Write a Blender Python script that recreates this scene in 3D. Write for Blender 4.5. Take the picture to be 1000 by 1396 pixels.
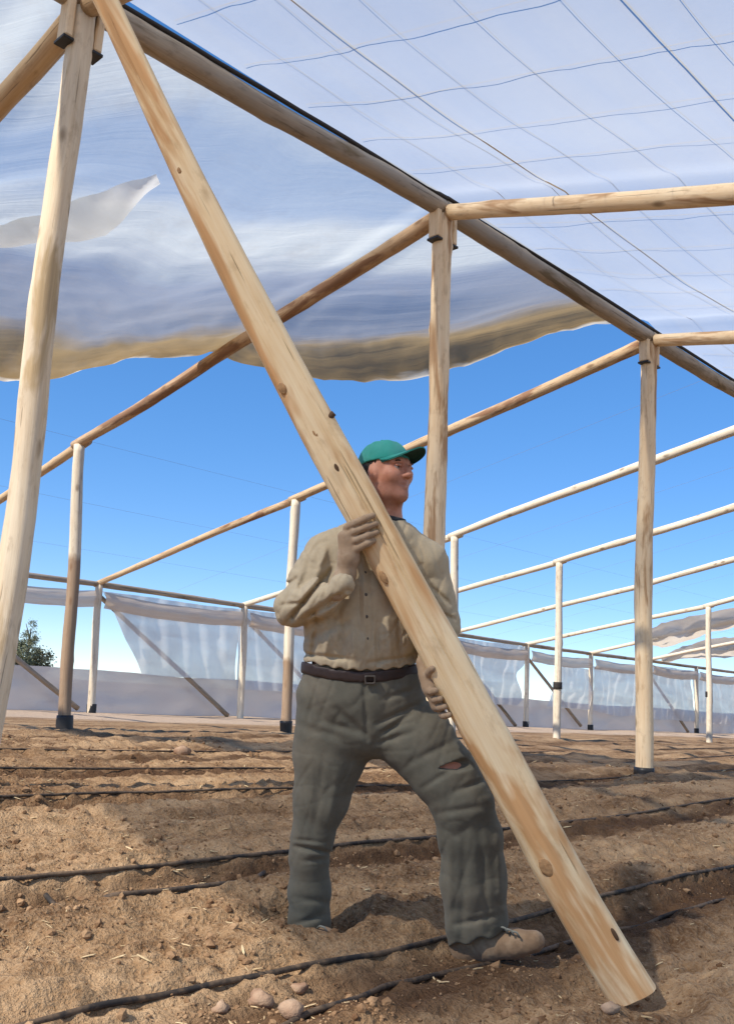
import bpy, bmesh, math, random
import numpy as np
from mathutils import Matrix, Vector
random.seed(7); rng = np.random.default_rng(11)
scene = bpy.context.scene
for o in list(bpy.data.objects): bpy.data.objects.remove(o)
COL = scene.collection

# ------------------------------------------------------------------ camera
S = 3.4/3.0                      # metres per structure unit (frames stand 3.4 m apart)
FPX, CX, CY = 1314.6, 498.8, 699.2
PITCH, ROLL, AZ = 0.189, 0.060, 0.787
CAMZ = 0.51*S
Fv = np.array([0, math.cos(PITCH), math.sin(PITCH)])
U0 = np.array([0, -math.sin(PITCH), math.cos(PITCH)]); R0 = np.array([1., 0, 0])
Rv = R0*math.cos(ROLL)+U0*math.sin(ROLL); Uv = -R0*math.sin(ROLL)+U0*math.cos(ROLL)
CAM = np.array([0, 0, CAMZ])
cam_d = bpy.data.cameras.new('camera'); cam = bpy.data.objects.new('camera', cam_d); COL.objects.link(cam)
M = Matrix.Identity(4)
for i in range(3):
    M[i][0] = Rv[i]; M[i][1] = Uv[i]; M[i][2] = -Fv[i]; M[i][3] = CAM[i]
cam.matrix_world = M
cam_d.sensor_fit = 'HORIZONTAL'; cam_d.sensor_width = 36; cam_d.lens = FPX*36/1000
cam_d.clip_start = 0.05; cam_d.clip_end = 3000
scene.camera = cam

# ------------------------------------------------------------------ sky, sun, exposure
SUN_DIR = Vector((-0.76, -0.62, 0.94)).normalized()
world = bpy.data.worlds.new('World'); scene.world = world; world.use_nodes = True
nt = world.node_tree; nt.nodes.clear()
wo = nt.nodes.new('ShaderNodeOutputWorld'); bg = nt.nodes.new('ShaderNodeBackground'); sk = nt.nodes.new('ShaderNodeTexSky')
sk.sky_type = 'NISHITA'; sk.sun_disc = False
sk.sun_elevation = math.asin(SUN_DIR.z); sk.sun_rotation = math.atan2(SUN_DIR.x, SUN_DIR.y)
sk.altitude = 1500; sk.air_density = 0.75; sk.dust_density = 0.0; sk.ozone_density = 3.0
bg.inputs[1].default_value = 0.15
hs_ = nt.nodes.new('ShaderNodeHueSaturation'); hs_.inputs['Saturation'].default_value = 1.62; hs_.inputs['Value'].default_value = 1.66; hs_.inputs['Hue'].default_value = 0.508
gm_ = nt.nodes.new('ShaderNodeGamma'); gm_.inputs[1].default_value = 0.60      # film-like shoulder for the whole sky
nt.links.new(sk.outputs[0], gm_.inputs[0]); nt.links.new(gm_.outputs[0], hs_.inputs['Color']); nt.links.new(hs_.outputs[0], bg.inputs[0]); nt.links.new(bg.outputs[0], wo.inputs[0])
sl = bpy.data.lights.new('sun', 'SUN'); sl.energy = 4.2; sl.angle = math.radians(1.0); sl.color = (1, 0.92, 0.80)
so = bpy.data.objects.new('sun', sl); COL.objects.link(so); so.location = (-20, -15, 25)
so.rotation_euler = (-SUN_DIR).to_track_quat('-Z', 'Y').to_euler()
scene.view_settings.view_transform = 'Standard'; scene.view_settings.look = 'None'
scene.view_settings.exposure = 0.62; scene.view_settings.gamma = 1
scene.render.engine = 'CYCLES'
scene.cycles.transparent_max_bounces = 16; scene.cycles.max_bounces = 8

# ------------------------------------------------------------------ helpers
CA, SA = math.cos(AZ), math.sin(AZ)
def W(u, v, z=0.0): return np.array([u*CA-v*SA, u*SA+v*CA, z])
def uv_of(p): return p[0]*CA+p[1]*SA, -p[0]*SA+p[1]*CA
def proj_depth(P): return float((np.asarray(P)-CAM)@Fv)
def at(px, py, d):
    return CAM + d*(Fv + Rv*(px-CX)/FPX + Uv*(CY-py)/FPX)
def ray(px, py):
    return Fv + Rv*(px-CX)/FPX + Uv*(CY-py)/FPX

def _h2(ix, iy, seed):
    n = (ix.astype(np.int64)*374761393 + iy.astype(np.int64)*668265263 + seed*1442695041) & 0x7fffffff
    n = ((n ^ (n >> 13))*1274126177) & 0x7fffffff
    return ((n ^ (n >> 16)) & 0xffff)/65535.0
def vnoise(x, y, seed=0):
    x = np.asarray(x, float); y = np.asarray(y, float)
    ix = np.floor(x); iy = np.floor(y); fx = x-ix; fy = y-iy
    fx = fx*fx*(3-2*fx); fy = fy*fy*(3-2*fy)
    a = _h2(ix, iy, seed); b = _h2(ix+1, iy, seed); c = _h2(ix, iy+1, seed); d = _h2(ix+1, iy+1, seed)
    return (a*(1-fx)+b*fx)*(1-fy)+(c*(1-fx)+d*fx)*fy - 0.5
def fbm(x, y, oct=4, seed=0):
    s = 0; a = 1.0
    for k in range(oct):
        s = s+a*vnoise(np.asarray(x)*2**k, np.asarray(y)*2**k, seed+k*17); a *= 0.5
    return s
def sstep(x, a, b):
    t = np.clip((np.asarray(x, float)-a)/(b-a), 0, 1); return t*t*(3-2*t)

# terrain: the tilled rows run along u and the field rises gently away from the camera
FURROWS = [(2.02, 0.17), (3.10, 0.13), (4.50, 0.12), (5.50, 0.12), (6.40, 0.13), (7.35, 0.13), (8.30, 0.14), (9.30, 0.15)]    # the drip lines lie in these
def terr(u, v):
    u = np.asarray(u, float); v = np.asarray(v, float)
    base = -0.36*(1-sstep(v, -0.5, 5.6))
    near = 1-sstep(v, 9.5, 12.5)
    wob = v + 0.10*vnoise(u*0.5, v*0.3, 3)
    fv = wob-0.06*(u-2.5); rows = 0.018*np.sin(wob*2*math.pi/0.47+1.3)
    for c_, w_ in FURROWS: rows = rows-0.055*np.exp(-((fv-c_)/w_)**2)
    big = 0.052*fbm(u*0.9, v*1.5, 3, 5)
    clod = 0.036*np.abs(fbm(u*3.0, v*6.0, 3, 9)) + 0.036*fbm(u*15, v*20, 3, 23)
    sand = (1-near)*0.035*fbm(u*0.7, v*1.6, 3, 31)
    z = base + near*(rows+big+clod) + sand*(1-sstep(v, 40, 60))
    for su_, sv_, sz_, ru_, rv_ in SPOTS:
        w = np.exp(-(((u-su_)/ru_)**2+((v-sv_)/rv_)**2)**2); z = z*(1-w)+(sz_-0.012+0.25*near*(clod-0.03))*w
    return z
D0 = 3.27                                    # how far away the man stands
POLE_B = ((861, 1357), 2.98); POLE_T = ((133, -40), 3.30)
SPOTS = []
for px_, py_, d_, r1_, r2_ in ((676, 1306, D0-0.08, 0.24, 0.20), (424, 1292, D0, 0.16, 0.14), (850, 1376, 2.92, 0.20, 0.24)):
    p_ = at(px_, py_, d_); SPOTS.append((*uv_of(p_), p_[2], r1_, r2_))
def ground_at(px, py):
    r = ray(px, py); t = 1.0*1.004**np.arange(1150)
    P = CAM+r*t[:, None]; u = P[:, 0]*CA+P[:, 1]*SA; v = -P[:, 0]*SA+P[:, 1]*CA; g = terr(u, v)
    k = int(np.argmax(P[:, 2] < g)); return W(u[k], v[k], g[k])

# ------------------------------------------------------------------ object helpers
def mesh_obj(name, verts, faces, mat, parent=None, smooth=True, lc=None, tint=None):
    me = bpy.data.meshes.new(name)
    verts = np.asarray(verts, float)
    if parent is not None: verts = verts-np.array(ORG[parent.name])
    me.from_pydata(verts.tolist() if len(verts) < 20000 else [tuple(x) for x in verts], [], [tuple(int(i) for i in f) for f in faces] if not isinstance(faces, list) else faces)
    if lc is not None:
        a = me.attributes.new('lc', 'FLOAT_VECTOR', 'POINT'); a.data.foreach_set('vector', np.asarray(lc, np.float32).ravel())
    if tint is not None:
        a = me.attributes.new('tint', 'FLOAT', 'POINT'); a.data.foreach_set('value', np.asarray(tint, np.float32).ravel())
    if smooth: me.polygons.foreach_set('use_smooth', [True]*len(me.polygons))
    me.update()
    if mat: me.materials.append(mat)
    o = bpy.data.objects.new(name, me); COL.objects.link(o)
    if parent is not None:
        o.parent = parent
        ORG[o.name] = ORG[parent.name]
    else: ORG[o.name] = (0, 0, 0)
    return o
ORG = {}
def thing(name, label, cat, loc, group=None):
    o = bpy.data.objects.new(name, None); COL.objects.link(o)
    o.empty_display_size = 0.1
    o.location = tuple(loc); ORG[o.name] = tuple(loc)
    o['label'] = label; o['category'] = cat
    if group: o['group'] = group
    return o
def tag(o, label, cat, group=None, kind=None):
    o['label'] = label
    if cat: o['category'] = cat
    if group: o['group'] = group
    if kind: o['kind'] = kind
    return o

def frame_of(ax):
    ax = ax/np.linalg.norm(ax)
    h = np.array([0, 0, 1.]) if abs(ax[2]) < 0.9 else np.array([1., 0, 0])
    e1 = np.cross(h, ax); e1 /= np.linalg.norm(e1); e2 = np.cross(ax, e1)
    return ax, e1, e2
def log_geo(A, B, r0, r1, seed, nr=16, rough=0.055, bend=0.016, seglen=0.09, off=0.0, jag=0.0):
    A = np.asarray(A, float); B = np.asarray(B, float); L = np.linalg.norm(B-A)
    ax, e1, e2 = frame_of(B-A)
    n = int(max(4, min(64, L/seglen)))
    rs = np.random.default_rng(seed)
    t = np.linspace(0, 1, n+1); th = np.linspace(0, 2*math.pi, nr, endpoint=False)
    ph = rs.uniform(0, 6.28, 4); am = rs.uniform(0.3, 1, 4)*bend
    bx = np.sin(t*math.pi)*am[0]*np.sin(ph[0]) + am[1]*np.sin(t*2*math.pi+ph[1])*np.sin(t*math.pi)
    by = np.sin(t*math.pi)*am[2]*np.sin(ph[2]) + am[3]*np.sin(t*2*math.pi+ph[3])*np.sin(t*math.pi)
    bx *= L/3; by *= L/3
    TT, TH = np.meshgrid(t, th, indexing='ij')
    so_ = seed*3.17
    rad = (r0+(r1-r0)*TT)*(1+rough*2*fbm(TT*L*2.2+so_, np.cos(TH)*1.3+5, 3, seed)+rough*1.5*vnoise(np.sin(TH)*1.6+so_, TT*L*1.1, seed+3)
          + rough*0.8*vnoise(TH*1.2, TT*L*9+so_, seed+7))
    for k in range(int(L*0.9)):       # branch knots
        kt, kth = rs.uniform(0.03, 0.97), rs.uniform(0, 6.28)
        d2 = ((TT-kt)*L/0.05)**2 + (np.angle(np.exp(1j*(TH-kth)))*r0/0.035)**2
        rad = rad+r0*0.16*np.exp(-d2)
    lx = rad*np.cos(TH); ly = rad*np.sin(TH)
    P = A[None, None]+ax*(TT[..., None]*L)+e1*(lx+bx[:, None])[..., None]+e2*(ly+by[:, None])[..., None]
    LC = np.stack([lx+so_*0.37 % 5, ly+(so_*0.61) % 7, TT*L+off+(so_*1.3) % 11], -1)
    V = P.reshape(-1, 3); C = LC.reshape(-1, 3)
    F = []
    for i in range(n):
        for j in range(nr):
            a = i*nr+j; b = i*nr+(j+1) % nr
            F.append((a, b, b+nr, a+nr))
    V = np.vstack([V, A[None]+e1*bx[0]+e2*by[0], B[None]+e1*bx[-1]+e2*by[-1]]); C = np.vstack([C, [C[0]], [C[n*nr]]])
    c0 = len(V)-2; c1 = c0+1
    for j in range(nr):
        F.append((c0, (j+1) % nr, j)); F.append((c1, n*nr+j, n*nr+(j+1) % nr))
    return V, F, C
def log_part(name, A, B, r0, r1, seed, mat, parent, **k):
    V, F, C = log_geo(A, B, r0, r1, seed, **k)
    zz = V[:, 2]
    return mesh_obj(name, V, F, mat, parent, lc=C, tint=zz)
def tube_geo(pts, r, nr=8):
    pts = np.asarray(pts, float); n = len(pts); V = []; F = []
    for i in range(n):
        d = pts[min(i+1, n-1)]-pts[max(i-1, 0)]
        ax, e1, e2 = frame_of(d)
        for j in range(nr):
            a = 2*math.pi*j/nr; V.append(pts[i]+r*(math.cos(a)*e1+math.sin(a)*e2))
    for i in range(n-1):
        for j in range(nr):
            a = i*nr+j; b = i*nr+(j+1) % nr; F.append((a, b, b+nr, a+nr))
    F.append(tuple(range(nr))[::-1]); F.append(tuple((n-1)*nr+j for j in range(nr)))
    return np.array(V), F
def box_geo(c, ex, ey, ez, hx, hy, hz, bev=0.0):
    c = np.asarray(c); V = []
    b = min(bev, hx, hy, hz)
    # chamfered box: 24 verts via bmesh
    bm = bmesh.new(); bmesh.ops.create_cube(bm, size=2)
    for v in bm.verts: v.co = Vector((v.co.x*hx, v.co.y*hy, v.co.z*hz))
    if b > 0: bmesh.ops.bevel(bm, geom=bm.edges[:], offset=b, segments=1, affect='EDGES')
    bm.verts.ensure_lookup_table()
    for v in bm.verts: V.append(c+ex*v.co.x+ey*v.co.y+ez*v.co.z)
    F = [tuple(v.index for v in f.verts) for f in bm.faces]; bm.free()
    return np.array(V), F
def sheet_geo(G, thick=0.003):
    """grid (n,m,3) of points -> a sheet with real thickness"""
    n, m, _ = G.shape
    du = np.gradient(G, axis=0); dv = np.gradient(G, axis=1)
    N = np.cross(du, dv); N /= (np.linalg.norm(N, axis=2, keepdims=True)+1e-9)
    V = G.reshape(-1, 3)
    F = []
    for i in range(n-1):
        for j in range(m-1):
            a = i*m+j; F.append((a, a+1, a+m+1, a+m))
    return V, F

# ------------------------------------------------------------------ materials
class NB:
    def __init__(s, name):
        s.m = bpy.data.materials.new(name); s.m.use_nodes = True; s.t = s.m.node_tree; s.t.nodes.clear()
        s.out = s.n('ShaderNodeOutputMaterial')
    def n(s, t, **kw):
        x = s.t.nodes.new(t)
        for k, v in kw.items(): setattr(x, k, v)
        return x
    def l(s, a, b): s.t.links.new(a, b)
    def noise(s, vec, scale, detail=4, rough=0.55, dist=0.0):
        x = s.n('ShaderNodeTexNoise'); x.inputs['Scale'].default_value = scale; x.inputs['Detail'].default_value = detail
        x.inputs['Roughness'].default_value = rough; x.inputs['Distortion'].default_value = dist
        if vec is not None: s.l(vec, x.inputs['Vector'])
        return x.outputs['Fac']
    def mapping(s, vec, sc=(1, 1, 1), loc=(0, 0, 0), rot=(0, 0, 0)):
        x = s.n('ShaderNodeMapping'); x.inputs['Scale'].default_value = sc; x.inputs['Location'].default_value = loc; x.inputs['Rotation'].default_value = rot
        s.l(vec, x.inputs['Vector']); return x.outputs[0]
    def ramp(s, fac, stops):
        x = s.n('ShaderNodeValToRGB'); e = x.color_ramp.elements
        while len(e) < len(stops): e.new(0.5)
        for k, (p, c) in enumerate(stops):
            e[k].position = p; e[k].color = (*c, 1) if len(c) == 3 else c
        s.l(fac, x.inputs[0]); return x.outputs[0]
    def rampf(s, fac, a, b):
        x = s.n('ShaderNodeMapRange'); x.inputs[1].default_value = a; x.inputs[2].default_value = b; x.clamp = True
        s.l(fac, x.inputs[0]); return x.outputs[0]
    def mix(s, fac, a, b, mode='MIX'):
        x = s.n('ShaderNodeMix', data_type='RGBA', blend_type=mode)
        if isinstance(fac, (int, float)): x.inputs[0].default_value = fac
        else: s.l(fac, x.inputs[0])
        for k, v in ((6, a), (7, b)):
            if isinstance(v, tuple): x.inputs[k].default_value = (*v, 1)
            else: s.l(v, x.inputs[k])
        return x.outputs[2]
    def math(s, op, a, b=0.0):
        x = s.n('ShaderNodeMath', operation=op)
        for k, v in ((0, a), (1, b)):
            if isinstance(v, (int, float)): x.inputs[k].default_value = v
            else: s.l(v, x.inputs[k])
        return x.outputs[0]
    def attr(s, name, vec=True):
        x = s.n('ShaderNodeAttribute'); x.attribute_name = name; return x.outputs['Vector'] if vec else x.outputs['Fac']
    def obj(s):
        return s.n('ShaderNodeTexCoord').outputs['Object']
    def bump(s, h, strength=0.3, dist=0.01, prev=None):
        x = s.n('ShaderNodeBump'); x.inputs['Strength'].default_value = strength; x.inputs['Distance'].default_value = dist
        s.l(h, x.inputs['Height'])
        if prev is not None: s.l(prev, x.inputs['Normal'])
        return x.outputs[0]
    def bsdf(s, col, rough=0.8, nrm=None, spec=0.3, sheen=0.0, link=True):
        x = s.n('ShaderNodeBsdfPrincipled')
        if isinstance(col, tuple): x.inputs['Base Color'].default_value = (*col, 1)
        else: s.l(col, x.inputs['Base Color'])
        if isinstance(rough, (int, float)): x.inputs['Roughness'].default_value = rough
        else: s.l(rough, x.inputs['Roughness'])
        x.inputs['Specular IOR Level'].default_value = spec
        if sheen: x.inputs['Sheen Weight'].default_value = sheen; x.inputs['Sheen Roughness'].default_value = 0.6
        if nrm is not None: s.l(nrm, x.inputs['Normal'])
        if link: s.l(x.outputs[0], s.out.inputs['Surface'])
        return x.outputs[0]

def wood(name, light, mid, dark, knot=(0.13, 0.07, 0.03), bark=0.0, barkcol=(0.12, 0.065, 0.035), grey=0.0, brown_z=None, knots=0.22, grain=1.0):
    b = NB(name); lc = b.attr('lc')
    g1 = b.noise(b.mapping(lc, (26, 26, 1.1)), 1.0, 5, 0.6, 0.6)
    g2 = b.noise(b.mapping(lc, (150, 150, 5.0)), 1.0, 4, 0.65)
    big = b.noise(b.mapping(lc, (5, 5, 1.6)), 1.0, 3, 0.55, 0.4)
    gg = b.math('ADD', b.math('MULTIPLY', g1, 0.58*grain), b.math('ADD', b.math('MULTIPLY', g2, 0.42), b.math('MULTIPLY', big, 0.45)))
    c = b.ramp(gg, [(0.42, dark), (0.62, mid), (0.86, light)])
    if grey:
        c = b.mix(b.math('MULTIPLY', b.rampf(b.noise(b.mapping(lc, (7, 7, 0.8), (3, 1, 4)), 1.0, 3), 0.45, 0.65), grey), c, (0.30, 0.27, 0.235))
    # knots
    v = b.n('ShaderNodeTexVoronoi'); v.inputs['Scale'].default_value = 1.0; v.inputs['Randomness'].default_value = 1.0
    b.l(b.mapping(lc, (7.5, 7.5, 3.2)), v.inputs['Vector'])
    kd = v.outputs['Distance']
    kf = b.n('ShaderNodeMapRange'); kf.inputs[1].default_value = knots; kf.inputs[2].default_value = knots*0.45; b.l(kd, kf.inputs[0])
    km = b.rampf(b.noise(b.mapping(lc, (3, 3, 2.3), (1, 6, 2)), 1.0, 2), 0.44, 0.58)
    c = b.mix(b.math('MULTIPLY', b.math('MULTIPLY', kf.outputs[0], km), 0.7), c, knot)
    mo = b.noise(b.mapping(lc, (16, 16, 7), (5, 3, 8)), 1.0, 5, 0.65)
    c = b.mix(b.math('MULTIPLY', b.rampf(mo, 0.54, 0.70), 0.45), c, tuple(x*0.75 for x in dark))
    # short dark cracks along the grain
    cr = b.noise(b.mapping(lc, (60, 60, 1.6), (9, 2, 1)), 1.0, 2, 0.5)
    crf = b.rampf(cr, 0.665, 0.70)
    c = b.mix(b.math('MULTIPLY', crf, 0.55), c, tuple(x*0.35 for x in dark))
    if bark:
        bn = b.noise(b.mapping(lc, (6, 6, 1.0), (2, 7, 3)), 1.0, 4, 0.6, 0.5)
        bf = b.rampf(bn, 0.62-0.25*bark, 0.70-0.25*bark)
        bc = b.mix(g1, tuple(x*0.6 for x in barkcol), tuple(x*1.5 for x in barkcol))
        c = b.mix(b.math('MULTIPLY', bf, 0.85), c, bc)
    if brown_z is not None:                              # post turns brown below a given height
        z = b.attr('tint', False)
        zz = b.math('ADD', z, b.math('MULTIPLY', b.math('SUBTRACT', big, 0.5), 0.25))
        sf = b.n('ShaderNodeMapRange'); sf.inputs[1].default_value = brown_z+0.05; sf.inputs[2].default_value = brown_z-0.05; b.l(zz, sf.inputs[0])
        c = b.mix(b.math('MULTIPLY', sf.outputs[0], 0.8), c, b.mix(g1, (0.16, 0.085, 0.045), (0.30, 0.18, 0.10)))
    n1 = b.bump(b.math('SUBTRACT', gg, b.math('MULTIPLY', crf, 0.8)), 0.55, 0.006)
    b.bsdf(c, 0.78, n1, 0.25)
    return b.m
MAT = {}
MAT['post'] = wood('wood_post', (0.84, 0.67, 0.45), (0.74, 0.54, 0.33), (0.50, 0.32, 0.17), bark=0.30, barkcol=(0.36, 0.20, 0.095))
MAT['post_old'] = wood('wood_post_weathered', (0.82, 0.69, 0.50), (0.70, 0.55, 0.37), (0.46, 0.33, 0.20), bark=0.3, barkcol=(0.42, 0.30, 0.16), grey=0.3)
MAT['pale'] = wood('wood_whitened', (0.74, 0.65, 0.51), (0.63, 0.53, 0.39), (0.44, 0.33, 0.22))
MAT['pale_brown_b'] = wood('wood_whitened_brown_high', (0.74, 0.65, 0.51), (0.63, 0.53, 0.39), (0.44, 0.33, 0.22), brown_z=2.0)
MAT['pale_brown_c'] = wood('wood_whitened_brown_low', (0.74, 0.65, 0.51), (0.63, 0.53, 0.39), (0.44, 0.33, 0.22), brown_z=0.98)
MAT['rafter'] = wood('wood_rafter', (0.60, 0.44, 0.27), (0.48, 0.33, 0.19), (0.28, 0.17, 0.09), bark=0.25, barkcol=(0.20, 0.095, 0.05))
MAT['rafter_red'] = wood('wood_rafter_bark', (0.56, 0.40, 0.25), (0.44, 0.29, 0.17), (0.24, 0.145, 0.08), bark=0.50, barkcol=(0.22, 0.115, 0.065))
MAT['ridge'] = wood('wood_ridge', (0.42, 0.34, 0.25), (0.31, 0.24, 0.17), (0.18, 0.13, 0.09), bark=0.2, barkcol=(0.16, 0.12, 0.07), grey=0.7)
MAT['held'] = wood('wood_fresh', (0.86, 0.68, 0.43), (0.77, 0.55, 0.30), (0.52, 0.31, 0.14), bark=0.50, barkcol=(0.54, 0.275, 0.105), knot=(0.26, 0.14, 0.055), knots=0.16)

def plain(name, col, rough=0.6, var=0.3, scale=20, bumps=0.3, spec=0.4, bd=0.005):
    b = NB(name); o = b.obj(); n = b.noise(o, scale, 5)
    c = b.mix(n, tuple(x*(1-var) for x in col), tuple(min(1, x*(1+var)) for x in col))
    b.bsdf(c, rough, b.bump(n, bumps, bd), spec); return b.m
MAT['black'] = plain('black_plastic', (0.018, 0.017, 0.017), 0.45, 0.4, 30)
def dusty():
    b = NB('drip_tube'); o = b.obj(); n = b.noise(o, 7, 5, 0.65); n2 = b.noise(o, 50, 3)
    c = b.mix(b.rampf(b.math('ADD', b.math('MULTIPLY', n, 0.7), b.math('MULTIPLY', n2, 0.3)), 0.42, 0.66), (0.028, 0.024, 0.022), (0.19, 0.125, 0.075)); b.bsdf(c, 0.75, b.bump(n2, 0.4, 0.004), 0.25); return b.m
MAT['tube'] = dusty()
MAT['strip'] = plain('dark_strip', (0.030, 0.024, 0.020), 0.7, 0.5, 12)
MAT['wire'] = plain('galvanised_wire', (0.22, 0.18, 0.16), 0.6, 0.2, 30)

def plastic(name, transp, col, dirt=None, rot=0.0, streak=(0.8, 5, 1), dif=0.3, tvar=0.25):
    """translucent greenhouse film: lets part of the light straight through, scatters the rest"""
    b = NB(name); o = b.attr('lc')
    n1 = b.noise(b.mapping(o, streak), 1.0, 4, 0.55, 0.5)
    n2 = b.noise(o, 9.0, 3)
    tr = b.n('ShaderNodeBsdfTransparent'); tr.inputs[0].default_value = (0.97, 0.98, 1, 1)
    tl = b.n('ShaderNodeBsdfTranslucent'); df = b.n('ShaderNodeBsdfDiffuse'); gl = b.n('ShaderNodeBsdfGlossy')
    gl.inputs['Roughness'].default_value = 0.22
    c = b.mix(b.rampf(n1, 0.3, 0.7), tuple(x*0.9 for x in col), col)
    tfac = b.math('ADD', transp, b.math('MULTIPLY', b.math('SUBTRACT', n1, 0.5), tvar*2))
    if dirt is not None:
        d = b.attr('tint', False)
        dn = b.math('ADD', d, b.math('MULTIPLY', b.math('SUBTRACT', n1, 0.5), 0.9))
        dm = b.math('MULTIPLY', b.rampf(dn, 0.45, 0.85), 1.0)
        c = b.mix(dm, c, dirt); tfac = b.math('MULTIPLY', tfac, b.math('SUBTRACT', 1.0, b.math('MULTIPLY', dm, 0.85)))
    tfc = b.n('ShaderNodeClamp'); b.l(tfac, tfc.inputs[0]); tfc.inputs[1].default_value = 0.02; tfc.inputs[2].default_value = 0.95
    nb = b.bump(b.math('ADD', n1, b.math('MULTIPLY', n2, 0.2)), 0.35, 0.03)
    for x in (tl, df): b.l(c, x.inputs[0]); b.l(nb, x.inputs['Normal'])
    b.l(nb, gl.inputs['Normal'])
    m1 = b.n('ShaderNodeMixShader'); m1.inputs[0].default_value = dif; b.l(tl.outputs[0], m1.inputs[1]); b.l(df.outputs[0], m1.inputs[2])
    m2 = b.n('ShaderNodeMixShader'); m2.inputs[0].default_value = 0.06; b.l(m1.outputs[0], m2.inputs[1]); b.l(gl.outputs[0], m2.inputs[2])
    m3 = b.n('ShaderNodeMixShader'); b.l(tfc.outputs[0], m3.inputs[0]); b.l(m2.outputs[0], m3.inputs[1]); b.l(tr.outputs[0], m3.inputs[2])
    b.l(m3.outputs[0], b.out.inputs['Surface']); return b.m
MAT['film_right'] = plastic('film_right', 0.40, (0.74, 0.745, 0.72), streak=(0.35, 2.6, 1), tvar=0.14, dif=0.12)
def film_left():
    b = NB('film_left'); lc = b.attr('lc'); sx = b.n('ShaderNodeSeparateXYZ'); b.l(lc, sx.inputs[0])
    cb = b.n('ShaderNodeCombineXYZ'); b.l(b.math('MULTIPLY', sx.outputs[0], 0.55), cb.inputs[0]); b.l(b.math('MULTIPLY', sx.outputs[2], 5.0), cb.inputs[1])
    n1 = b.noise(cb.outputs[0], 1.0, 5, 0.55, 0.6); n2 = b.noise(b.mapping(lc, (1.5, 1.5, 14)), 1.0, 4, 0.6, 0.4); n3 = b.noise(b.mapping(lc, (3, 3, 3)), 1.0, 3)
    q = b.math('ADD', sx.outputs[2], b.math('MULTIPLY', b.math('SUBTRACT', n1, 0.5), 0.22)); q = b.math('ADD', q, b.math('MULTIPLY', b.math('SUBTRACT', n2, 0.5), 0.06))
    fs_ = b.n('ShaderNodeCombineXYZ'); b.l(b.math('MULTIPLY', sx.outputs[0], 0.7), fs_.inputs[0]); b.l(b.math('MULTIPLY', sx.outputs[2], 26.0), fs_.inputs[1])
    fine = b.noise(fs_.outputs[0], 1.0, 4, 0.6, 1.2)
    qn = b.math('DIVIDE', q, 2.0)
    g = lambda x: (x, x, x)
    tf = b.ramp(qn, [(0.00, g(0.03)), (0.09, g(0.05)), (0.13, g(0.26)), (0.28, g(0.30)), (0.34, g(0.16)), (0.42, g(0.18)), (0.47, g(0.50)), (0.57, g(0.52)), (0.64, g(0.20)), (0.80, g(0.22)), (0.90, g(0.32)), (1.0, g(0.26))])
    c = b.ramp(qn, [(0.00, (0.80, 0.74, 0.62)), (0.012, (0.30, 0.20, 0.08)), (0.08, (0.36, 0.26, 0.125)), (0.13, (0.36, 0.345, 0.32)), (0.27, (0.40, 0.41, 0.42)), (0.34, (0.70, 0.74, 0.71)), (0.42, (0.72, 0.76, 0.73)), (1.0, (0.66, 0.70, 0.67))])
    tf = b.math('MULTIPLY', tf, b.math('ADD', 0.88, b.math('MULTIPLY', fine, 0.24)))
    c = b.mix(b.math('MULTIPLY', b.rampf(n3, 0.55, 0.75), 0.22), c, (0.45, 0.38, 0.28))
    tr = b.n('ShaderNodeBsdfTransparent'); tl = b.n('ShaderNodeBsdfTranslucent'); df = b.n('ShaderNodeBsdfDiffuse'); gl = b.n('ShaderNodeBsdfGlossy'); gl.inputs['Roughness'].default_value = 0.25
    nb = b.bump(b.math('ADD', b.math('MULTIPLY', fine, 0.35), b.math('MULTIPLY', n3, 0.5)), 0.5, 0.05)
    for x in (tl, df): b.l(c, x.inputs[0]); b.l(nb, x.inputs['Normal'])
    b.l(nb, gl.inputs['Normal'])
    m1 = b.n('ShaderNodeMixShader'); m1.inputs[0].default_value = 0.35; b.l(tl.outputs[0], m1.inputs[1]); b.l(df.outputs[0], m1.inputs[2])
    m2 = b.n('ShaderNodeMixShader'); m2.inputs[0].default_value = 0.06; b.l(m1.outputs[0], m2.inputs[1]); b.l(gl.outputs[0], m2.inputs[2])
    m3 = b.n('ShaderNodeMixShader'); b.l(tf, m3.inputs[0]); b.l(m2.outputs[0], m3.inputs[1]); b.l(tr.outputs[0], m3.inputs[2])
    b.l(m3.outputs[0], b.out.inputs['Surface']); return b.m
MAT['film_left'] = film_left()
MAT['film_flap'] = plastic('film_flap', 0.03, (0.94, 0.94, 0.92), streak=(0.8, 3, 1), tvar=0.05, dif=0.35)
MAT['film_side'] = plastic('film_side', 0.20, (0.78, 0.76, 0.73), streak=(0.7, 0.9, 3), dif=0.5, tvar=0.2)
MAT['film_low'] = plastic('film_low', 0.04, (0.64, 0.60, 0.57), streak=(0.9, 0.9, 2), dif=0.6, tvar=0.1)
MAT['film_roll'] = plastic('film_roll', 0.08, (0.70, 0.58, 0.46), streak=(0.6, 0.6, 9), dif=0.6, tvar=0.1)
MAT['film_brown'] = plastic('film_brown', 0.05, (0.66, 0.58, 0.48), streak=(1.2, 1.2, 3), dif=0.6, tvar=0.1)

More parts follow.
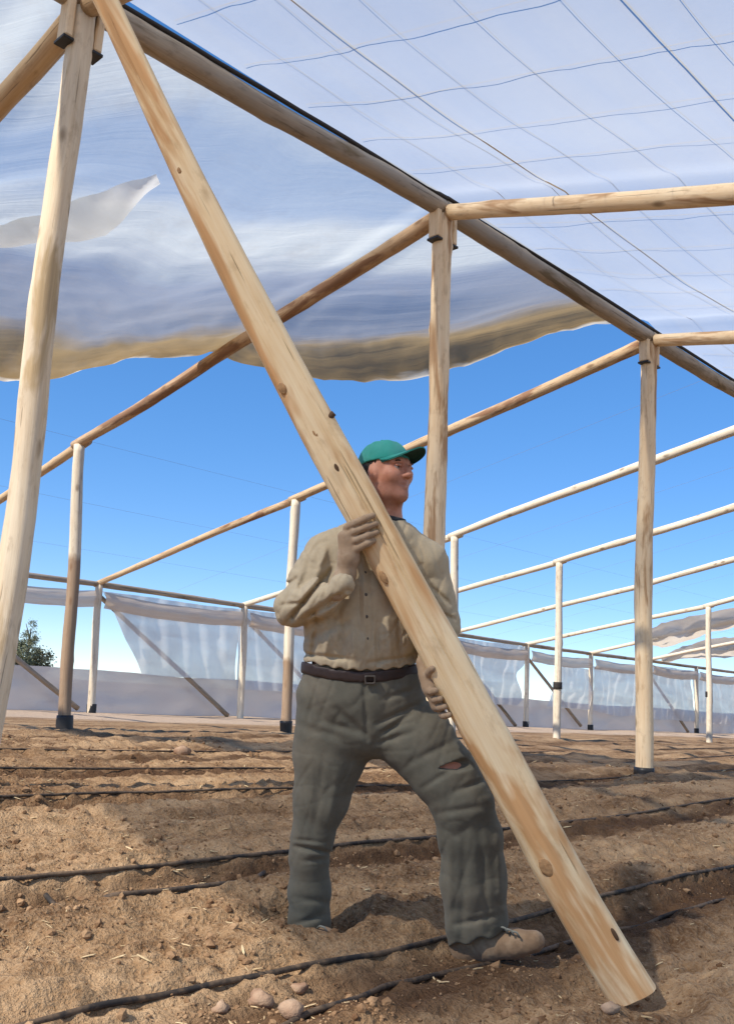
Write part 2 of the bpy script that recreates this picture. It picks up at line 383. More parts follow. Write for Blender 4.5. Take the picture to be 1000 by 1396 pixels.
def soil():
    b = NB('tilled_soil'); o = b.obj()
    rot = b.mapping(o, (1, 1, 1), rot=(0, 0, -AZ))      # x along the rows, y across
    n1 = b.noise(b.mapping(rot, (0.45, 2.6, 1)), 1.0, 5, 0.6, 0.4)
    n2 = b.noise(rot, 14, 6, 0.65); n3 = b.noise(rot, 70, 4, 0.6); n4 = b.noise(b.mapping(rot, (2.4, 10, 4)), 1.0, 3, 0.6)
    f = b.math('ADD', b.math('MULTIPLY', n1, 0.60), b.math('ADD', b.math('MULTIPLY', n2, 0.32), b.math('MULTIPLY', n4, 0.18)))
    c = b.ramp(f, [(0.38, (0.085, 0.041, 0.019)), (0.46, (0.170, 0.093, 0.045)), (0.54, (0.305, 0.186, 0.097)), (0.68, (0.50, 0.335, 0.192))])
    c = b.mix(b.rampf(n3, 0.42, 0.70), c, b.mix(0.4, c, (0.52, 0.38, 0.24)))
    big_ = b.noise(b.mapping(rot, (0.5, 0.9, 1), (4, 8, 0)), 1.0, 4, 0.6, 0.3)
    c = b.mix(b.math('MULTIPLY', b.rampf(big_, 0.50, 0.66), 0.40), c, (0.12, 0.060, 0.029))
    # furrow shadow and wet soil painted together as dark strips along the rows
    sx = b.n('ShaderNodeSeparateXYZ'); b.l(rot, sx.inputs[0])
    fv = b.math('SUBTRACT', sx.outputs['Y'], b.math('MULTIPLY', b.math('SUBTRACT', sx.outputs['X'], 2.5), 0.06)); fv = b.math('ADD', fv, b.math('MULTIPLY', b.math('SUBTRACT', n4, 0.5), 0.30))
    shade_damp = None
    for c_, w_ in FURROWS:
        m_ = b.n('ShaderNodeMapRange'); m_.inputs[1].default_value = w_*1.7; m_.inputs[2].default_value = w_*0.55; b.l(b.math('ABSOLUTE', b.math('SUBTRACT', fv, c_)), m_.inputs[0])
        shade_damp = m_.outputs[0] if shade_damp is None else b.math('MAXIMUM', shade_damp, m_.outputs[0])
    c = b.mix(b.math('MULTIPLY', shade_damp, 0.85), c, b.mix(n2, (0.045, 0.022, 0.012), (0.125, 0.066, 0.034)))
    # pale trodden sand along the far side
    vv = b.math('ADD', sx.outputs['Y'], b.math('MULTIPLY', b.math('SUBTRACT', n1, 0.5), 1.6))
    sf = b.rampf(vv, 12.6, 13.3)
    sand = b.mix(n2, (0.42, 0.30, 0.20), (0.62, 0.48, 0.36))
    c = b.mix(sf, c, sand)
    far = b.rampf(sx.outputs['Y'], 17.0, 24.0)
    c = b.mix(far, c, b.mix(n1, (0.26, 0.20, 0.12), (0.42, 0.33, 0.22)))
    h = b.math('ADD', b.math('MULTIPLY', n2, 0.8), b.math('MULTIPLY', n3, 0.45))
    b.bsdf(c, 0.95, b.bump(h, 1.0, 0.045), 0.1); return b.m
MAT['soil'] = soil()
def soilpiece(name, lo, hi):
    b = NB(name); o = b.obj(); n = b.noise(o, 9, 5); n2 = b.noise(o, 60, 3)
    c = b.mix(b.rampf(n, 0.35, 0.65), lo, hi)
    b.bsdf(c, 0.95, b.bump(n2, 0.6, 0.01), 0.1); return b.m
MAT['clod'] = soilpiece('soil_clod', (0.13, 0.070, 0.036), (0.36, 0.23, 0.13))
MAT['chip'] = soilpiece('straw_chip', (0.40, 0.29, 0.16), (0.62, 0.49, 0.30))
MAT['stone'] = soilpiece('stone', (0.24, 0.14, 0.09), (0.44, 0.32, 0.22))

# ------------------------------------------------------------------ ground
def axis(dense0, dense1, step, lo, hi, grow=1.12):
    a = list(np.arange(dense0, dense1, step)); s = step; x = dense1; up = []
    while x < hi: up.append(x); s *= grow; x += s
    up.append(hi); s = step; x = dense0; dn = []
    while x > lo: s *= grow; x -= s; dn.append(max(x, lo))
    return np.array(dn[::-1]+a+up)
ua = np.concatenate([axis(0.6, 5.2, 0.016, -900, 5.2, 1.05)[:-1], axis(5.2, 5.4, 0.02, 5.2, 1500, 1.035)])
ua = np.unique(np.round(ua, 5))
va = np.concatenate([axis(0.9, 3.6, 0.014, -600, 3.6, 1.10)[:-1], axis(3.6, 3.8, 0.016, 3.6, 1500, 1.03)])
va = np.unique(np.round(va, 5))
UU, VV = np.meshgrid(ua, va, indexing='ij')
ZZ = terr(UU, VV)
nU, nV = UU.shape
GV = np.stack([UU*CA-VV*SA, UU*SA+VV*CA, ZZ], -1).reshape(-1, 3)
I = np.arange(nU*nV).reshape(nU, nV)
GF = np.stack([I[:-1, :-1], I[1:, :-1], I[1:, 1:], I[:-1, 1:]], -1).reshape(-1, 4)
me = bpy.data.meshes.new('ground')
me.vertices.add(len(GV)); me.vertices.foreach_set('co', GV.ravel().astype(np.float32))
me.loops.add(len(GF)*4); me.loops.foreach_set('vertex_index', GF.ravel().astype(np.int32))
me.polygons.add(len(GF)); me.polygons.foreach_set('loop_start', np.arange(0, len(GF)*4, 4, dtype=np.int32)); me.polygons.foreach_set('loop_total', np.full(len(GF), 4, np.int32))
me.update(calc_edges=True); me.validate()
me.polygons.foreach_set('use_smooth', [True]*len(me.polygons))
me.materials.append(MAT['soil'])
g = bpy.data.objects.new('ground', me); COL.objects.link(g); g['kind'] = 'structure'
g['label'] = 'tilled brown soil with shallow rows and pale sand beyond'

# ------------------------------------------------------------------ structure nodes (u along the ridge, v across it)
SP = 3.4
GU0, GV0 = uv_of(np.array([-1.66*S, 4.525*S, 0]))
A_M, A_E = 4.908*S, 9.637*S
H = {'R': 3.993*S, 'M': 2.968*S, 'E': 1.994*S}; OFF = {'R': 0.0, 'M': A_M, 'E': A_E}
def nominal(r, i, t): return W(GU0+SP*i, GV0+OFF[r], H[r] if t else 0.0)
SEEN = {('R', 0, 1): (112, 22), ('R', 1, 1): (602, 299), ('R', 2, 1): (883, 472), ('R', 2, 0): (877, 1056), ('R', 0, 0): (-50, 1180), ('R', 1, 0): (588, 1092),
 ('M', 1, 1): (107, 610), ('M', 1, 0): (86, 999), ('M', 2, 1): (402, 685), ('M', 2, 0): (388, 1009), ('M', 3, 1): (618, 735), ('M', 3, 0): (613, 1010), ('M', 4, 1): (761, 770), ('M', 4, 0): (757, 1009),
 ('M', 5, 1): (871, 803), ('M', 6, 1): (964, 830), ('M', 6, 0): (965, 1012),
 ('E', 2, 1): (134, 800), ('E', 2, 0): (123, 971), ('E', 3, 1): (332, 829), ('E', 3, 0): (326, 980), ('E', 6, 1): (717, 882), ('E', 6, 0): (715, 993), ('E', 7, 1): (804, 894), ('E', 7, 0): (803, 993)}
def node(r, i, t):
    P = nominal(r, i, t)
    if (r, i, t) in SEEN: P = at(*SEEN[(r, i, t)], proj_depth(P))
    return P
Z = np.array([0, 0, 1.])
EU = W(1, 0); EV = W(0, 1)

def make_post(r, i, label, r0, r1, mat, sleeve=True, cleats=False, group=None, seed=0, band=None):
    B = node(r, i, 0); T = node(r, i, 1)
    u, v = uv_of(B); gz = float(terr(u, v)); d = (T-B)/(T[2]-B[2])
    base = B+d*(gz-B[2]); foot = base-d*0.12
    t = thing('timber_post', label, 'post', base, group)
    log_part('shaft', foot, T+d*0.02, r0, r1, 100+seed, MAT[mat], t)
    if sleeve:
        V, F, C = log_geo(base-d*0.06, base+d*(0.13 if r == 'R' else 0.16), r0*1.22, r0*1.16, 300+seed, nr=16, rough=0.10, seglen=0.03)
        mesh_obj('black_sleeve', V, F, MAT['black'], t)
    if band is not None:
        V, F, C = log_geo(base+d*band, base+d*(band+0.13), r0*1.15, r0*1.15, 350+seed, nr=14, rough=0.06, seglen=0.04)
        mesh_obj('dark_band', V, F, MAT['strip'], t)
    if cleats:
        for s in (-1, 1):
            c = T+EU*s*(r1+0.022)
            V, F = box_geo(c-d*0.09+EV*(-0.005), EU, EV, d, 0.026, 0.055, 0.125, 0.010)
            lcv = np.stack([(V-c)@EU, (V-c)@EV, (V-c)@d], -1)+[1+seed, s, 3]
            cl = mesh_obj('cleat', V, F, MAT['post'], t, smooth=False, lc=lcv, tint=V[:, 2])
            V, F = box_geo(c-d*0.228+EV*(-0.004), EU, EV, d, 0.034, 0.06, 0.010, 0.003)
            mesh_obj('cleat_block', V, F, MAT['black'], t, smooth=False)
    return t
ridge_lbl = {0: 'thick weathered post at the left edge, nearest the camera, under the ridge', 1: 'straight knotty post behind the man and the slanting pole, under the ridge',
             2: 'pale timber post on the right with black plastic round its foot', 3: 'ridge post just beyond the right edge of the picture', **{k: o_+' ridge post in the row beyond the right edge' for k, o_ in zip(range(4, 9), ('second', 'third', 'fourth', 'fifth', 'sixth'))}}
for i in range(0, 9):
    make_post('R', i, ridge_lbl[i], 0.084 if i == 0 else 0.090, {0: 0.074, 1: 0.080}.get(i, 0.085), 'post_old' if i == 0 else 'post', sleeve=i > 0, cleats=True, group='posts under the ridge beam', seed=i)
mid_lbl = {1: 'slim post at left, white above and brown below, with black foot', 2: 'white post with brown lower part just left of the man', 3: 'white post just right of the knotty post, lower part behind the pole',
           4: 'slim white post with dark band, left of the pale post with black foot', 5: 'slim post hidden almost wholly behind the pale right-hand post', 6: 'slim white post with dark band near the right edge'}
for i in range(1, 7):
    make_post('M', i, mid_lbl[i], 0.074, 0.068, {1: 'pale_brown_b', 2: 'pale_brown_c'}.get(i, 'pale'), sleeve=i in (1, 2), group='posts halfway down the slope', seed=10+i, band={4: 0.93, 6: 1.08}.get(i))
eave_lbl = {1: 'low eave post beyond the left edge of the picture', 2: 'leftmost low white eave post, where the long rafter ends', 3: 'low white eave post beside the hanging plastic, left of the man',
            4: 'low eave post hidden behind the man', 5: 'low eave post hidden behind the slanting pole', 6: 'low white eave post with black foot, left of the taller banded post',
            7: 'low white eave post with black foot, right of the taller banded post', 8: 'low thin eave post just right of the pale right-hand post', 9: 'far low eave post left of the banded post at the right edge', 10: 'far low eave post at the right edge of the picture'}
for i in range(1, 11):
    make_post('E', i, eave_lbl[i], 0.072, 0.066, 'pale', sleeve=i not in (3,), group='low posts along the far eave', seed=30+i)

# ridge beam, one log per bay, with the dark strip that clamps the film
def ridge_pt(i): return node('R', i, 1) if i >= 0 else nominal('R', i, 1)
rb_lbl = {-1: 'end of the ridge beam above the left corner of the picture', 0: 'long grey-brown ridge beam from the upper left corner to the knotty post', 1: 'grey-brown ridge beam between the knotty post and the right-hand post', 2: 'ridge beam running down to the right edge from the right-hand post', 3: 'ridge beam just beyond the right edge', **{k: o_+' ridge log beyond the right edge' for k, o_ in zip(range(4, 8), ('second', 'third', 'fourth', 'fifth'))}}
for i in range(-1, 8):
    a = ridge_pt(i)+Z*0.085; b = ridge_pt(i+1)+Z*0.085
    t = thing('ridge_beam', rb_lbl[i], 'beam', a, 'logs of the ridge beam')
    dd = (b-a)/np.linalg.norm(b-a)
    log_part('log', a-dd*0.0, b-dd*0.01, 0.085, 0.078, 500+i, MAT['ridge'], t, bend=0.006)
    pts = [a+(b-a)*k/14+Z*(0.088+0.010*vnoise(k*0.7, i*3.1))-EV*(0.045) for k in range(15)]
    V, F = tube_geo(pts, 0.018, 7); mesh_obj('clamping_strip', V, F, MAT['strip'], t)

# rafters running down from the ridge to the eave (away from the camera)
lr_lbl = {0: 'thick shaded rafter crossing the top left corner', 1: 'brown rafter with bark, running down left from the knotty post under the hanging film', 2: 'long pale rafter from the right-hand post down to the leftmost eave post',
          3: 'rafter reaching the right edge just above the middle of the right-hand post', 4: 'rafter resting on the banded post left of the right-hand post', 5: 'thin far rafter below the one on the banded post', 6: 'thin far rafter resting on the banded post at the right edge', 7: 'thin far rafter under the torn brown film', 8: 'farthest thin rafter by the right edge'}
for i in range(0, 9):
    a = (node('R', i, 1) if i < 4 else nominal('R', i, 1))
    m = node('M', i, 1)+Z*0.055
    e = node('E', i, 1)+Z*0.055
    a = a+Z*0.02+EV*0.10
    t = thing('rafter', lr_lbl[i], 'rafter', m, 'rafters falling away from the camera')
    mat = {0: 'rafter', 1: 'rafter_red'}.get(i, 'pale' if i >= 3 else 'rafter')
    dd = (m-a)/np.linalg.norm(m-a)
    log_part('upper_log', a, m+dd*0.12, 0.070 if i else 0.078, 0.060, 600+i, MAT[mat], t, bend=0.010)
    dd = (e-m)/np.linalg.norm(e-m)
    log_part('lower_log', m-dd*0.10+EU*0.055-Z*0.0, e+dd*0.15, 0.058, 0.050, 620+i, MAT['rafter' if i < 3 else mat], t, bend=0.010)
# rafters falling toward the camera on the right
SLF = {-2: 0.27, -1: 0.27, 0: 0.272, 1: 0.275, 2: 0.190, 3: 0.175, 4: 0.175, 5: 0.175}
def slr(u): return np.interp((np.asarray(u, float)-GU0)/SP, list(SLF), list(SLF.values()))
def right_pt(i, dv, dz=0.0):
    P = (node('R', i, 1) if 0 <= i < 4 else nominal('R', i, 1)); return P-EV*dv-Z*(SLF[i]*dv-dz)
rr_lbl = {0: 'near rafter overhead beyond the top edge of the picture', 1: 'pale log rafter running right from the top of the knotty post', 2: 'short view of a pale rafter running right from the right-hand post', 3: 'rafter beyond the right edge'}
for i in range(0, 4):
    a = right_pt(i, 0.08, 0.055); b = right_pt(i, 9.5, 0.055)
    t = thing('rafter', rr_lbl[i], 'rafter', a, 'rafters falling toward the camera')
    if i == 1: b = a+(at(1000, 263, 5.2)-a)/np.linalg.norm(at(1000, 263, 5.2)-a)*np.linalg.norm(b-a) if False else b
    log_part('log', a, b, 0.068, 0.075, 640+i, MAT['post' if i else 'rafter'], t, bend=0.004)

# eave beams
eb_lbl = ['eave beam beyond the left edge', 'brown eave beam at the far left, left of the leftmost eave post', 'brown eave beam above the hanging plastic on the left', 'brown eave beam that disappears behind the man', 'eave beam hidden behind the man and pole',
          'far eave beam between the pole and the first low post', 'far eave beam between the two low posts with black feet', 'far eave beam passing behind the right-hand post', 'far eave beam right of the right-hand post', 'farthest eave beam at the right edge']
for i in range(1, 10):
    a = node('E', i, 1)+Z*0.03; b = node('E', i+1, 1)+Z*0.03
    t = thing('eave_beam', eb_lbl[i], 'beam', a, 'logs along the far eave')
    log_part('log', a+EV*0.0, b, 0.055, 0.050, 700+i, MAT['ridge'], t, bend=0.006)
# diagonal braces along the eave
br_lbl = {1: 'diagonal brace by the left edge in front of the low sheet', 2: 'long diagonal brace across the hanging plastic left of the man', 3: 'diagonal brace going behind the man at his elbow', 5: 'diagonal brace just right of the pole', 6: 'diagonal brace between the two low posts with black feet', 8: 'far diagonal brace right of the right-hand post'}
for i, lb in br_lbl.items():
    a = node('E', i, 1)-Z*0.12+EV*0.26+EU*0.12; b = node('E', i+1, 0)+Z*0.03+EV*0.26-EU*0.12
    t = thing('brace', lb, 'brace', b, 'diagonal braces along the far eave')
    log_part('log', a, b, 0.042, 0.048, 720+i, MAT['ridge'], t, bend=0.004)

# ------------------------------------------------------------------ roof film
def left_plane(u, v):       # height of the far slope at (u, v), film level
    return H['R']+(H['E']-H['R'])*(v-GV0)/A_E + 0.20
def hit_left(px, py, dz=0.0):
    r = ray(px, py); k = (H['E']-H['R'])/A_E
    # CAM.z + r.z t = H + k*(v-GV0) + dz ; v = linear in t
    v0 = -CAM[0]*SA+CAM[1]*CA; dv = -r[0]*SA+r[1]*CA
    t = (H['R']+k*(v0-GV0)+dz-CAM[2])/(r[2]-k*dv)
    return uv_of(CAM+r*t)
edge_px = [(-420, 520), (-250, 500), (-100, 488), (0, 487), (60, 502), (150, 514), (250, 512), (330, 517), (420, 510), (500, 500), (600, 489), (700, 476), (780, 466), (838, 460)]
E3 = np.array([hit_left(x, y, -0.05) for x, y in edge_px])
order = np.argsort(E3[:, 0]); E3 = E3[order]
u_lo, u_hi = E3[0, 0], GU0+2*SP-0.12
nu, nv = 190, 90
us = np.linspace(u_lo, u_hi, nu)
ve = np.interp(us, np.append(E3[:, 0], u_hi), np.append(E3[:, 1], GV0+0.05))
ve = np.maximum(ve, GV0+0.05) + 0.12*fbm(us*1.6, us*0, 3, 41)*sstep(ve-GV0, 0.2, 1.0)
W1 = float(np.interp(GU0+SP, us, ve))-GV0
G = np.zeros((nu, nv, 3)); TN = np.zeros((nu, nv)); LCS = np.zeros((nu, nv, 3))
for a in range(nu):
    vs = GV0+0.02+(ve[a]-GV0-0.02)*np.linspace(0, 1, nv)**0.9
    fr = ((us[a]-GU0)/SP) % 1.0
    span = ve[a]-GV0
    rel = (vs-GV0)/max(span, 0.05)
    sag = -0.13*np.sin(math.pi*fr)**2*sstep(vs-GV0, 0.1, 1.2)
    droop = -0.36*sstep(rel, 0.72, 1.0)**1.5*min(1, span/1.2)*(0.6+0.5*math.sin(us[a]*2.1))*np.sin(math.pi*fr)**0.8
    wr = 0.13*fbm(us[a]*0.9+vs*0.3, (ve[a]-vs)/W1*4.5, 4, 51)*sstep(rel, 0.05, 0.5) + 0.035*fbm(us[a]*5, vs*9, 2, 57)*sstep(rel, 0.4, 1)
    lift = 0.06*sstep(np.abs(fr-0.5), 0.42, 0.5)
    z = left_plane(us[a], vs)+sag+droop+wr+lift-0.03
    X = us[a]*CA-vs*SA; Y = us[a]*SA+vs*CA
    G[a] = np.stack([X, Y, z], -1)
    TN[a] = sstep(rel, 0.80, 1.0)*1.15*min(1, span/0.8)
    LCS[a] = np.stack([np.full(nv, us[a]), vs, (ve[a]-vs)/W1], -1)
FLU, FLG = us.copy(), G.copy()
def film_left_z(u_, v_):
    a_ = int(np.clip(np.searchsorted(FLU, u_), 0, len(FLU)-1)); row = FLG[a_]; rv = -row[:, 0]*SA+row[:, 1]*CA; return float(np.interp(v_, rv, row[:, 2]))
V, F = sheet_geo(G)
ls = mesh_obj('roof_film', V, F, MAT['film_left'], None, lc=LCS.reshape(-1, 3), tint=TN.ravel())
tag(ls, 'wrinkled whitish plastic film on the far slope with a hanging brown dirty edge', 'plastic film')
# turned-back flap lying under the film at upper left
fp = [(-160, 356, -0.18), (0, 342, -0.2), (110, 308, -0.24), (208, 272, -0.26)]
bp = [(-160, 378, -0.18), (0, 368, -0.2), (140, 352, -0.24), (214, 284, -0.26)]
n1 = 40; G = np.zeros((n1, 12, 3)); LCS = np.zeros((n1, 12, 3))
for a in range(n1):
    s = a/(n1-1)*3; k = min(2, int(s)); f_ = s-k
    p = np.array(fp[k])*(1-f_)+np.array(fp[k+1])*f_; q = np.array(bp[k])*(1-f_)+np.array(bp[k+1])*f_
    for c in range(12):
        w = c/11; m = p*(1-w)+q*w
        u_, v_ = hit_left(m[0], m[1], m[2]+0.1)
        z_ = film_left_z(u_, v_)-0.012-0.07*math.sin(math.pi*w)**0.7*(0.25+0.75*math.sin(math.pi*(a+2)/(n1+3)))-0.012*math.sin(a*0.7+w*5)
        G[a, c] = W(u_, v_, z_); LCS[a, c] = (u_, v_, 0)
V, F = sheet_geo(G)
tag(mesh_obj('film_flap', V, F, MAT['film_flap'], None, lc=LCS.reshape(-1, 3), tint=np.zeros(len(V))), 'bright white turned-back flap of film at the upper left', 'plastic film')

# right slope film over the camera side
nu, nv = 150, 110
us = np.linspace(GU0-1.35*SP, GU0+3.6*SP, nu); vs = np.linspace(GV0-0.02, GV0-9.3, nv)
UU, VV = np.meshgrid(us, vs, indexing='ij')
def zfilm(U_, V_):
    U_ = np.asarray(U_, float); V_ = np.asarray(V_, float); fr = ((U_-GU0)/SP) % 1.0
    z = H['R']+0.215-slr(U_)*(GV0-V_)-0.10*np.sin(math.pi*fr)**2*sstep(GV0-V_, 0.05, 1)+0.022*fbm(U_*0.7+V_*1.1, V_*1.9-U_*0.3, 4, 61)*sstep(GV0-V_, 0.05, 0.8)
    z = z+0.05*sstep(np.abs(fr-0.5), 0.42, 0.5)
    return z+np.sin((U_-GU0)/SP*2*math.pi*3.2+V_*1.3)*0.012*np.exp(-(GV0-V_)/1.6)*sstep(GV0-V_, 0.05, 0.3)
zz = zfilm(UU, VV)
G = np.stack([UU*CA-VV*SA, UU*SA+VV*CA, zz], -1)
V, F = sheet_geo(G)
tag(mesh_obj('roof_film', V, F, MAT['film_right'], None, lc=np.stack([UU, VV, UU*0], -1).reshape(-1, 3), tint=np.zeros(len(V))), 'smooth translucent lavender film over the right-hand slope above the man', 'plastic film')

# wire nets under the films
def wire_net(label, along_v, along_u, zf, u0, u1, v0, v1, r):
    t = thing('wire_net', label, 'wire net', W((u0+u1)/2, (v0+v1)/2, float(zf((v0+v1)/2))))
    for v in along_u:
        n = int((u1-u0)/0.25); pts = []
        for k in range(n+1):
            u = u0+(u1-u0)*k/n; f_ = ((u-GU0)/SP) % 1
            pts.append(W(u, v, zf(v, u)))
        Vv, Ff = tube_geo(pts, r, 5); mesh_obj('wire', Vv, Ff, MAT['wire'], t)
    for u in along_v:
        f_ = ((u-GU0)/SP) % 1; s_ = 0.05*math.sin(math.pi*f_)**2
        pts = [W(u, v0+(v1-v0)*k/40, zf(v0+(v1-v0)*k/40, u)) for k in range(41)]
        Vv, Ff = tube_geo(pts, r, 5); mesh_obj('wire', Vv, Ff, MAT['wire'], t)
    return t
zr = lambda v, u=0: H['R']+0.232-float(slr(u))*(GV0-v)-0.10*math.sin(math.pi*(((u-GU0)/SP) % 1))**2*float(sstep(GV0-v, 0.05, 1))+0.05*float(sstep(abs(((u-GU0)/SP) % 1-0.5), 0.42, 0.5))
wire_net('grid of thin wires under the right-hand film', [GU0+SP*(k/6.0) for k in range(-6, 19) if k % 6], [GV0-0.52*k for k in range(1, 13)], zr, GU0-1.3*SP, GU0+3.5*SP, GV0-0.1, GV0-8.5, 0.0022)
MAT['cord'] = plain('pale_cord', (0.62, 0.52, 0.38), 0.8, 0.2, 20)
for k_, (dv_, lb_) in enumerate(((1.15, 'pale cord over the right-hand film, nearer the ridge'), (2.85, 'pale cord over the right-hand film near the top of the picture'))):
    pts = []
    for k in range(61):
        u = GU0-1.2*SP+4.6*SP*k/60; f_ = ((u-GU0)/SP) % 1
        pts.append(W(u, GV0-dv_+0.03*math.sin(k*0.5), zr(GV0-dv_, u)-0.004))
    V, F = tube_geo(pts, 0.0055, 6); tag(mesh_obj('cord', V, F, MAT['cord'], None), lb_, 'cord')
zl = lambda v, u=0: H['R']+(H['E']-H['R'])*(v-GV0)/A_E+0.135
wire_net('thin wires stretched over the open far slope', [GU0+SP*(k/2.0) for k in range(5, 16) if k % 2], [GV0+1.9*k for k in range(3, 6)], zl, GU0-0.6*SP, GU0+8*SP, GV0+0.1, GV0+A_E, 0.0012)

# ------------------------------------------------------------------ far side: hanging sheets, rolled strip, low sheet
VE = GV0+A_E
def eave_u(i, f=0.0): return GU0+SP*(i+f)
def side_sheet(name, label, mat, i, poly, dv, seed, cat='plastic sheet', amp=0.05):
    """poly(f, w): f across the bay, w 0 top .. 1 bottom -> (fraction across bay, height)"""
    n, m = 80, 22; G = np.zeros((n, m, 3)); LC = np.zeros((n, m, 3))
    for a in range(n):
        for c in range(m):
            ff, z = poly(a/(n-1), c/(m-1)); u = eave_u(i, ff)
            bul = amp*float(fbm(u*1.3+seed, z*1.7, 3, seed))+amp*0.6*math.sin(ff*9+z*2+seed)+0.022*math.sin(u*13+1.5*math.sin(z*2+seed))+0.05*float(vnoise(u*2.2+z*2.6, z*0.8-u, seed+40))
            G[a, c] = W(u, VE+dv+bul, z+float(terr(u, VE))); LC[a, c] = (u, 0, z)
    V, F = sheet_geo(G)
    return tag(mesh_obj(name, V, F, MAT[mat], None, lc=LC.reshape(-1, 3), tint=np.zeros(len(V))), label, cat)
HE = H['E']
side_sheet('hanging_sheet', 'translucent sheet with slanted edge hanging between the two left eave posts', 'film_side', 2, lambda f, w: (0.05+0.95*f+(0.30*w*(1-f)), HE-0.05-w*(HE-0.80)), 0.10, 3)
side_sheet('hanging_sheet', 'translucent sheet hanging just left of the man, behind the white post', 'film_side', 3, lambda f, w: (f, HE-0.05-w*(HE-0.62)), 0.10, 4)
side_sheet('hanging_sheet', 'translucent sheet hidden behind the man', 'film_side', 4, lambda f, w: (f, HE-0.05-w*(HE-0.62)), 0.10, 5)
side_sheet('hanging_sheet', 'torn sheet just right of the pole, left of the first low post', 'film_side', 5, lambda f, w: (f*(0.98-0.10*w+0.06*math.sin(w*9)), HE-0.05-w*(HE-0.62)), 0.10, 6, amp=0.09)
side_sheet('hanging_sheet', 'pale torn sheet between the low posts with black feet', 'film_side', 6, lambda f, w: (0.55+0.45*f*(1-0.1*w)-0.25*w*(1-f), HE-0.45-w*(HE-1.05)), 0.10, 7, amp=0.09)
side_sheet('hanging_sheet', 'pale sagging sheet left of the right-hand post', 'film_side', 7, lambda f, w: (f, HE-0.35-0.5*math.sin(math.pi*f)*w*0.3-w*(HE-0.95)), 0.10, 8, amp=0.10)
side_sheet('hanging_sheet', 'greyish torn sheet right of the right-hand post', 'film_side', 8, lambda f, w: (f, HE-0.10-w*(HE-0.50)), 0.10, 9, amp=0.10)
side_sheet('hanging_sheet', 'farthest greyish sheet at the right edge', 'film_side', 9, lambda f, w: (f, HE-0.15-w*(HE-0.50)), 0.10, 10, amp=0.10)
for i, lb in {1: 'pale rolled strip under the eave beam at the left edge', 2: 'beige rolled strip under the eave beam above the slanted sheet', 3: 'beige rolled strip under the eave beam beside the man', 5: 'beige rolled strip under the eave right of the pole',
              6: 'beige rolled strip under the eave between the low posts', 7: 'rolled strip under the eave behind the right-hand post', 8: 'rolled strip under the eave right of the right-hand post', 9: 'farthest rolled strip under the eave'}.items():
    n = 40; pts = []; 
    G = np.zeros((n, 9, 3)); LC = np.zeros((n, 9, 3))
    for a in range(n):
        f_ = 0.03+0.94*a/(n-1); u = eave_u(i, f_)
        top = node('E', i, 1)*(1-f_)+node('E', i+1, 1)*f_
        sagz = 0.07*math.sin(math.pi*f_)+0.02*float(vnoise(u*3, i, 4))
        for c in range(9):
            w = c/8
            off = 0.06*math.sin(math.pi*w)+0.03*float(vnoise(u*4, w*3, i))
            G[a, c] = top+Z*(-0.10-sagz-w*0.30)-EV*(0.06+off); LC[a, c] = (u, 0, -w)
    V, F = sheet_geo(G); tag(mesh_obj('rolled_strip', V, F, MAT['film_roll'], None, lc=LC.reshape(-1, 3), tint=np.zeros(len(V))), lb, 'plastic strip', 'rolled strips under the far eave')
n = 220; G = np.zeros((n, 10, 3)); LC = np.zeros((n, 10, 3))
for a in range(n):
    u = eave_u(0.4)+(eave_u(12)-eave_u(0.4))*a/(n-1)
    top = 0.80+0.05*float(fbm(u*0.5, 0.3, 3, 71))
    for c in range(10):
        w = c/9; G[a, c] = W(u, VE+0.42+0.05*float(fbm(u*1.5, w*2, 3, 73)), float(terr(u, VE+0.42))-0.03+top*(1-w)); LC[a, c] = (u, 0, w)
V, F = sheet_geo(G)
tag(mesh_obj('windbreak_sheet', V, F, MAT['film_low'], None, lc=LC.reshape(-1, 3), tint=np.zeros(len(V))), 'long low grey-white windbreak sheet along the foot of the far side', 'windbreak')

# torn brown film lying over the far rafters on the right
def torn(label, pxs, seed):
    n = len(pxs); rows = 26; G = np.zeros((rows, 14, 3)); LC = np.zeros((rows, 14, 3))
    for a in range(rows):
        s = a/(rows-1)*(n-1); k = min(n-2, int(s)); f_ = s-k
        x = pxs[k][0]*(1-f_)+pxs[k+1][0]*f_; y0 = pxs[k][1]*(1-f_)+pxs[k+1][1]*f_; y1 = pxs[k][2]*(1-f_)+pxs[k+1][2]*f_
        for c in range(14):
            w = c/13; y = y0*(1-w)+y1*w
            u_, v_ = hit_left(x, y0+(y1-y0)*0.35, 0.1)
            d = proj_depth(W(u_, v_, 2.5))+0.5*math.sin(math.pi*w)+0.3*float(fbm(a*0.25+seed, c*0.3, 3, seed))
            P = at(x, y+5*float(fbm(a*0.4, c*0.4, 2, seed)), d); G[a, c] = P; LC[a, c] = (x*0.02, 0, y*0.02)
    V, F = sheet_geo(G); return tag(mesh_obj('torn_film', V, F, MAT['film_brown'], None, lc=LC.reshape(-1, 3), tint=np.zeros(len(V))), label, 'plastic film')
torn('crumpled brown film blown over the far rafters at the right edge', [(868, 868, 880), (900, 852, 884), (930, 842, 878), (965, 836, 864), (1010, 828, 852), (1060, 820, 846)], 5)
torn('loose grey film sagging under the far rafters at the right edge', [(900, 897, 903), (930, 884, 900), (970, 872, 898), (1010, 868, 897), (1060, 866, 898)], 8)

